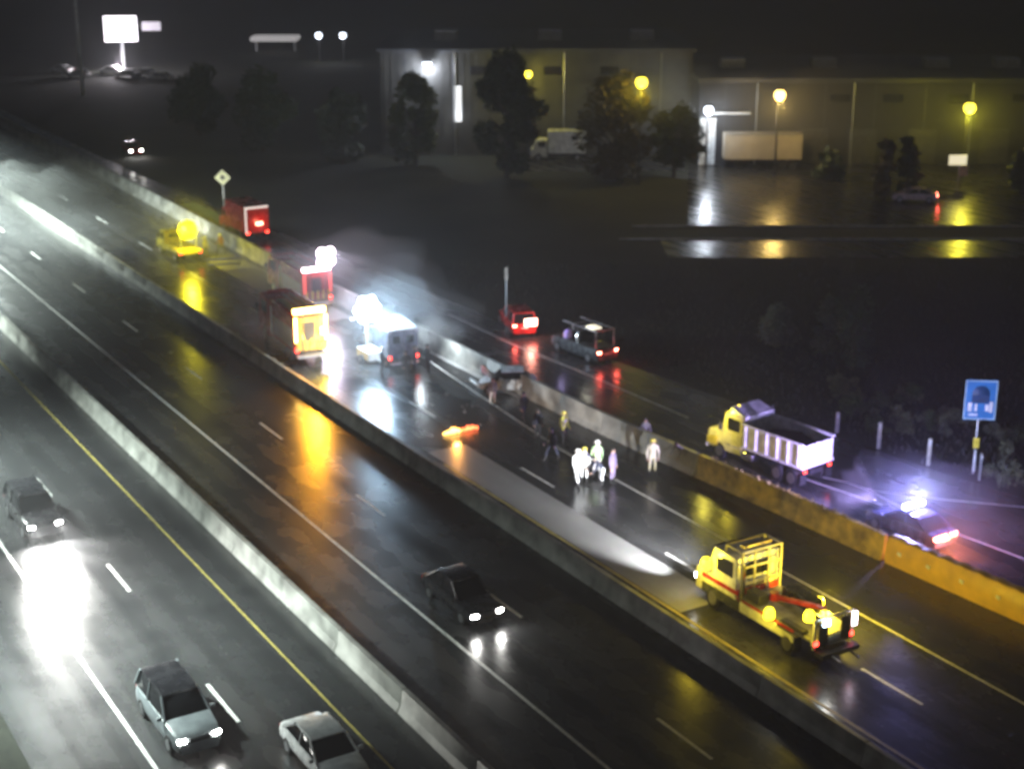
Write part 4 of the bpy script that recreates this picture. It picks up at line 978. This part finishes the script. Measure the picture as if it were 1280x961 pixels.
p = G(1197, 236); T = thing('entry_sign', 'small white and orange entry sign below the yellow car park lamp', 'sign', p, R(5)); zt_ = height_at(p, 200)
MB().tube((0, 0, 0), (0, 0, zt_), .1).build('post', STEEL, T); MB().box((-.3, -.1, zt_), (2.0, .15, 1.1)).build('sign_panel', glow('cream_sign', (1, .9, .6), 1.0), T); MB().box((.5, -.1, zt_ - 1.2), (.9, .15, 1.2)).build('lower_panel', mat('cream_board', (.75, .6, .42), .5), T)
p = G(792, 222); T = thing('gate_post', 'short pale gate post under the autumn tree', 'post', p); MB().box((0, 0, .9), (.3, .3, 1.8)).build('post', P_WHITE, T, bevel=.03); MB().box((0, 0, 1.85), (.4, .4, .12)).build('cap', CONCRETE, T, bevel=.02)

# ------------------------------------------------------------------ motorway lamps just outside the frame
def highway_lamp(label, u, s, h, e, colr, out=3.0, cone=126, h_tilt=False, group='motorway lamps along the left edge'):
    p = road(u, s); aim_ = (.30, 0, -1) if h_tilt else (0, 0, -1); T = thing('street_lamp', label, 'street lamp', p, TH, group)
    MB().tube((0, 0, 0), (0, 0, h), .14, .09).build('pole', STEEL, T); MB().tube((0, 0, h), (out, 0, h + .5), .06).build('arm', STEEL, T)
    hd = MB().box((out + .3, 0, h + .48), (.9, .35, .16)).build('lamp_head', DARK_STEEL, T, bevel=.04)
    MB().box((out + .3, 0, h + .38), (.7, .28, .06)).build('lens', E_COOL, hd)
    light(T, 'lamp_glow', (out + .3, 0, h + .2), e, colr, .25, spot=cone, aim=aim_, blend=.8)
LAMP_C = (.86, 1.0, .93)
for row_, e_ in ((860, 42000), (630, 46000), (430, 70000)):
    highway_lamp('tall motorway lamp beside the left carriageway', 8.5, S(row_, 8.5), 11, e_, LAMP_C, out=1.2, cone=112, h_tilt=True)
highway_lamp('tall motorway lamp on the concrete barrier beyond the frame', 24.0, 149, 11, 130000, LAMP_C, out=4.0, cone=156)

# ------------------------------------------------------------------ added mist: halos round the lamps, pale volumes at left
stm = bpy.data.materials.new('added_mist'); stm.use_nodes = True
n = stm.node_tree.nodes; n.clear()
vo = n.new('ShaderNodeVolumePrincipled'); vo.inputs['Color'].default_value = (.9, .93, .93, 1); vo.inputs['Density'].default_value = .02
oo = n.new('ShaderNodeOutputMaterial'); stm.node_tree.links.new(vo.outputs[0], oo.inputs['Volume'])
def added_mist(u, s, z, rx, ry, rz_, seed, label, dens=.008, pos=None, rot=TH):
    mt_ = stm.copy(); mt_.name = 'added_mist'; [x for x in mt_.node_tree.nodes if x.type == 'PRINCIPLED_VOLUME'][0].inputs['Density'].default_value = dens
    bm = bmesh.new(); bmesh.ops.create_icosphere(bm, subdivisions=4, radius=1)
    from mathutils import noise
    for v in bm.verts:
        k = 1 + .5 * noise.noise(v.co * 1.6 + Vector((seed * 7.3, 0, 0))) + .22 * noise.noise(v.co * 4 + Vector((seed, 3, 0)))
        v.co = Vector((v.co.x * rx * k, v.co.y * ry * k, v.co.z * rz_ * k))
    me = bpy.data.meshes.new('added_mist'); bm.to_mesh(me); bm.free(); me.materials.append(mt_)
    o = bpy.data.objects.new('added_mist', me); col.objects.link(o); o.location = pos or road(u, s, z); o.rotation_euler = (0, 0, rot)
    return tag(o, label, 'added_mist', kind='stuff')
def added_mist_at(px, py, z, rx, ry, rz_, seed, label, dens, rot=TH):
    p_ = G(px, py); p_.z = z; return added_mist(0, 0, 0, rx, ry, rz_, seed, label, dens, p_, rot)
added_mist_at(432, 425, 2.6, 8, 12, 4.2, 5, 'thin mist added for a halo round the light tower and fire engines', .019)
added_mist_at(238, 332, 2.4, 4, 6, 3.6, 6, 'thin mist added for a halo round the yellow lamp board', .018)
added_mist_at(1160, 672, 1.6, 3.6, 6, 2.4, 7, 'thin mist added for a halo round the police car', .018)
added_mist_at(1000, 222, 7.5, 34, 6, 4.5, 8, 'thin mist added for a halo round the car park lamps', .007, 0)
added_mist_at(800, 226, 10.5, 7, 5, 4.5, 9, 'thin mist added for a halo round the lamp by the autumn tree', .009, 0)
added_mist_at(75, 320, 4.5, 7, 11, 4.0, 1, 'pale mist volume over the road by the bright barrier', .013)
added_mist_at(30, 400, 4.0, 5, 9, 3.2, 2, 'pale mist volume beside the left carriageway', .014)

# ------------------------------------------------------------------ haze of the rainy night
hm_ = bpy.data.materials.new('rain_haze'); hm_.use_nodes = True
n = hm_.node_tree.nodes; n.clear()
vo = n.new('ShaderNodeVolumePrincipled'); vo.inputs['Color'].default_value = (.86, .88, .92, 1); vo.inputs['Density'].default_value = .0012
vo.inputs['Anisotropy'].default_value = .35
oo = n.new('ShaderNodeOutputMaterial'); hm_.node_tree.links.new(vo.outputs[0], oo.inputs['Volume'])
hz_ = MB().box((0, 650, 19), (3060, 1760, 40)).build('haze', hm_, smooth=False); hz_['kind'] = 'stuff'
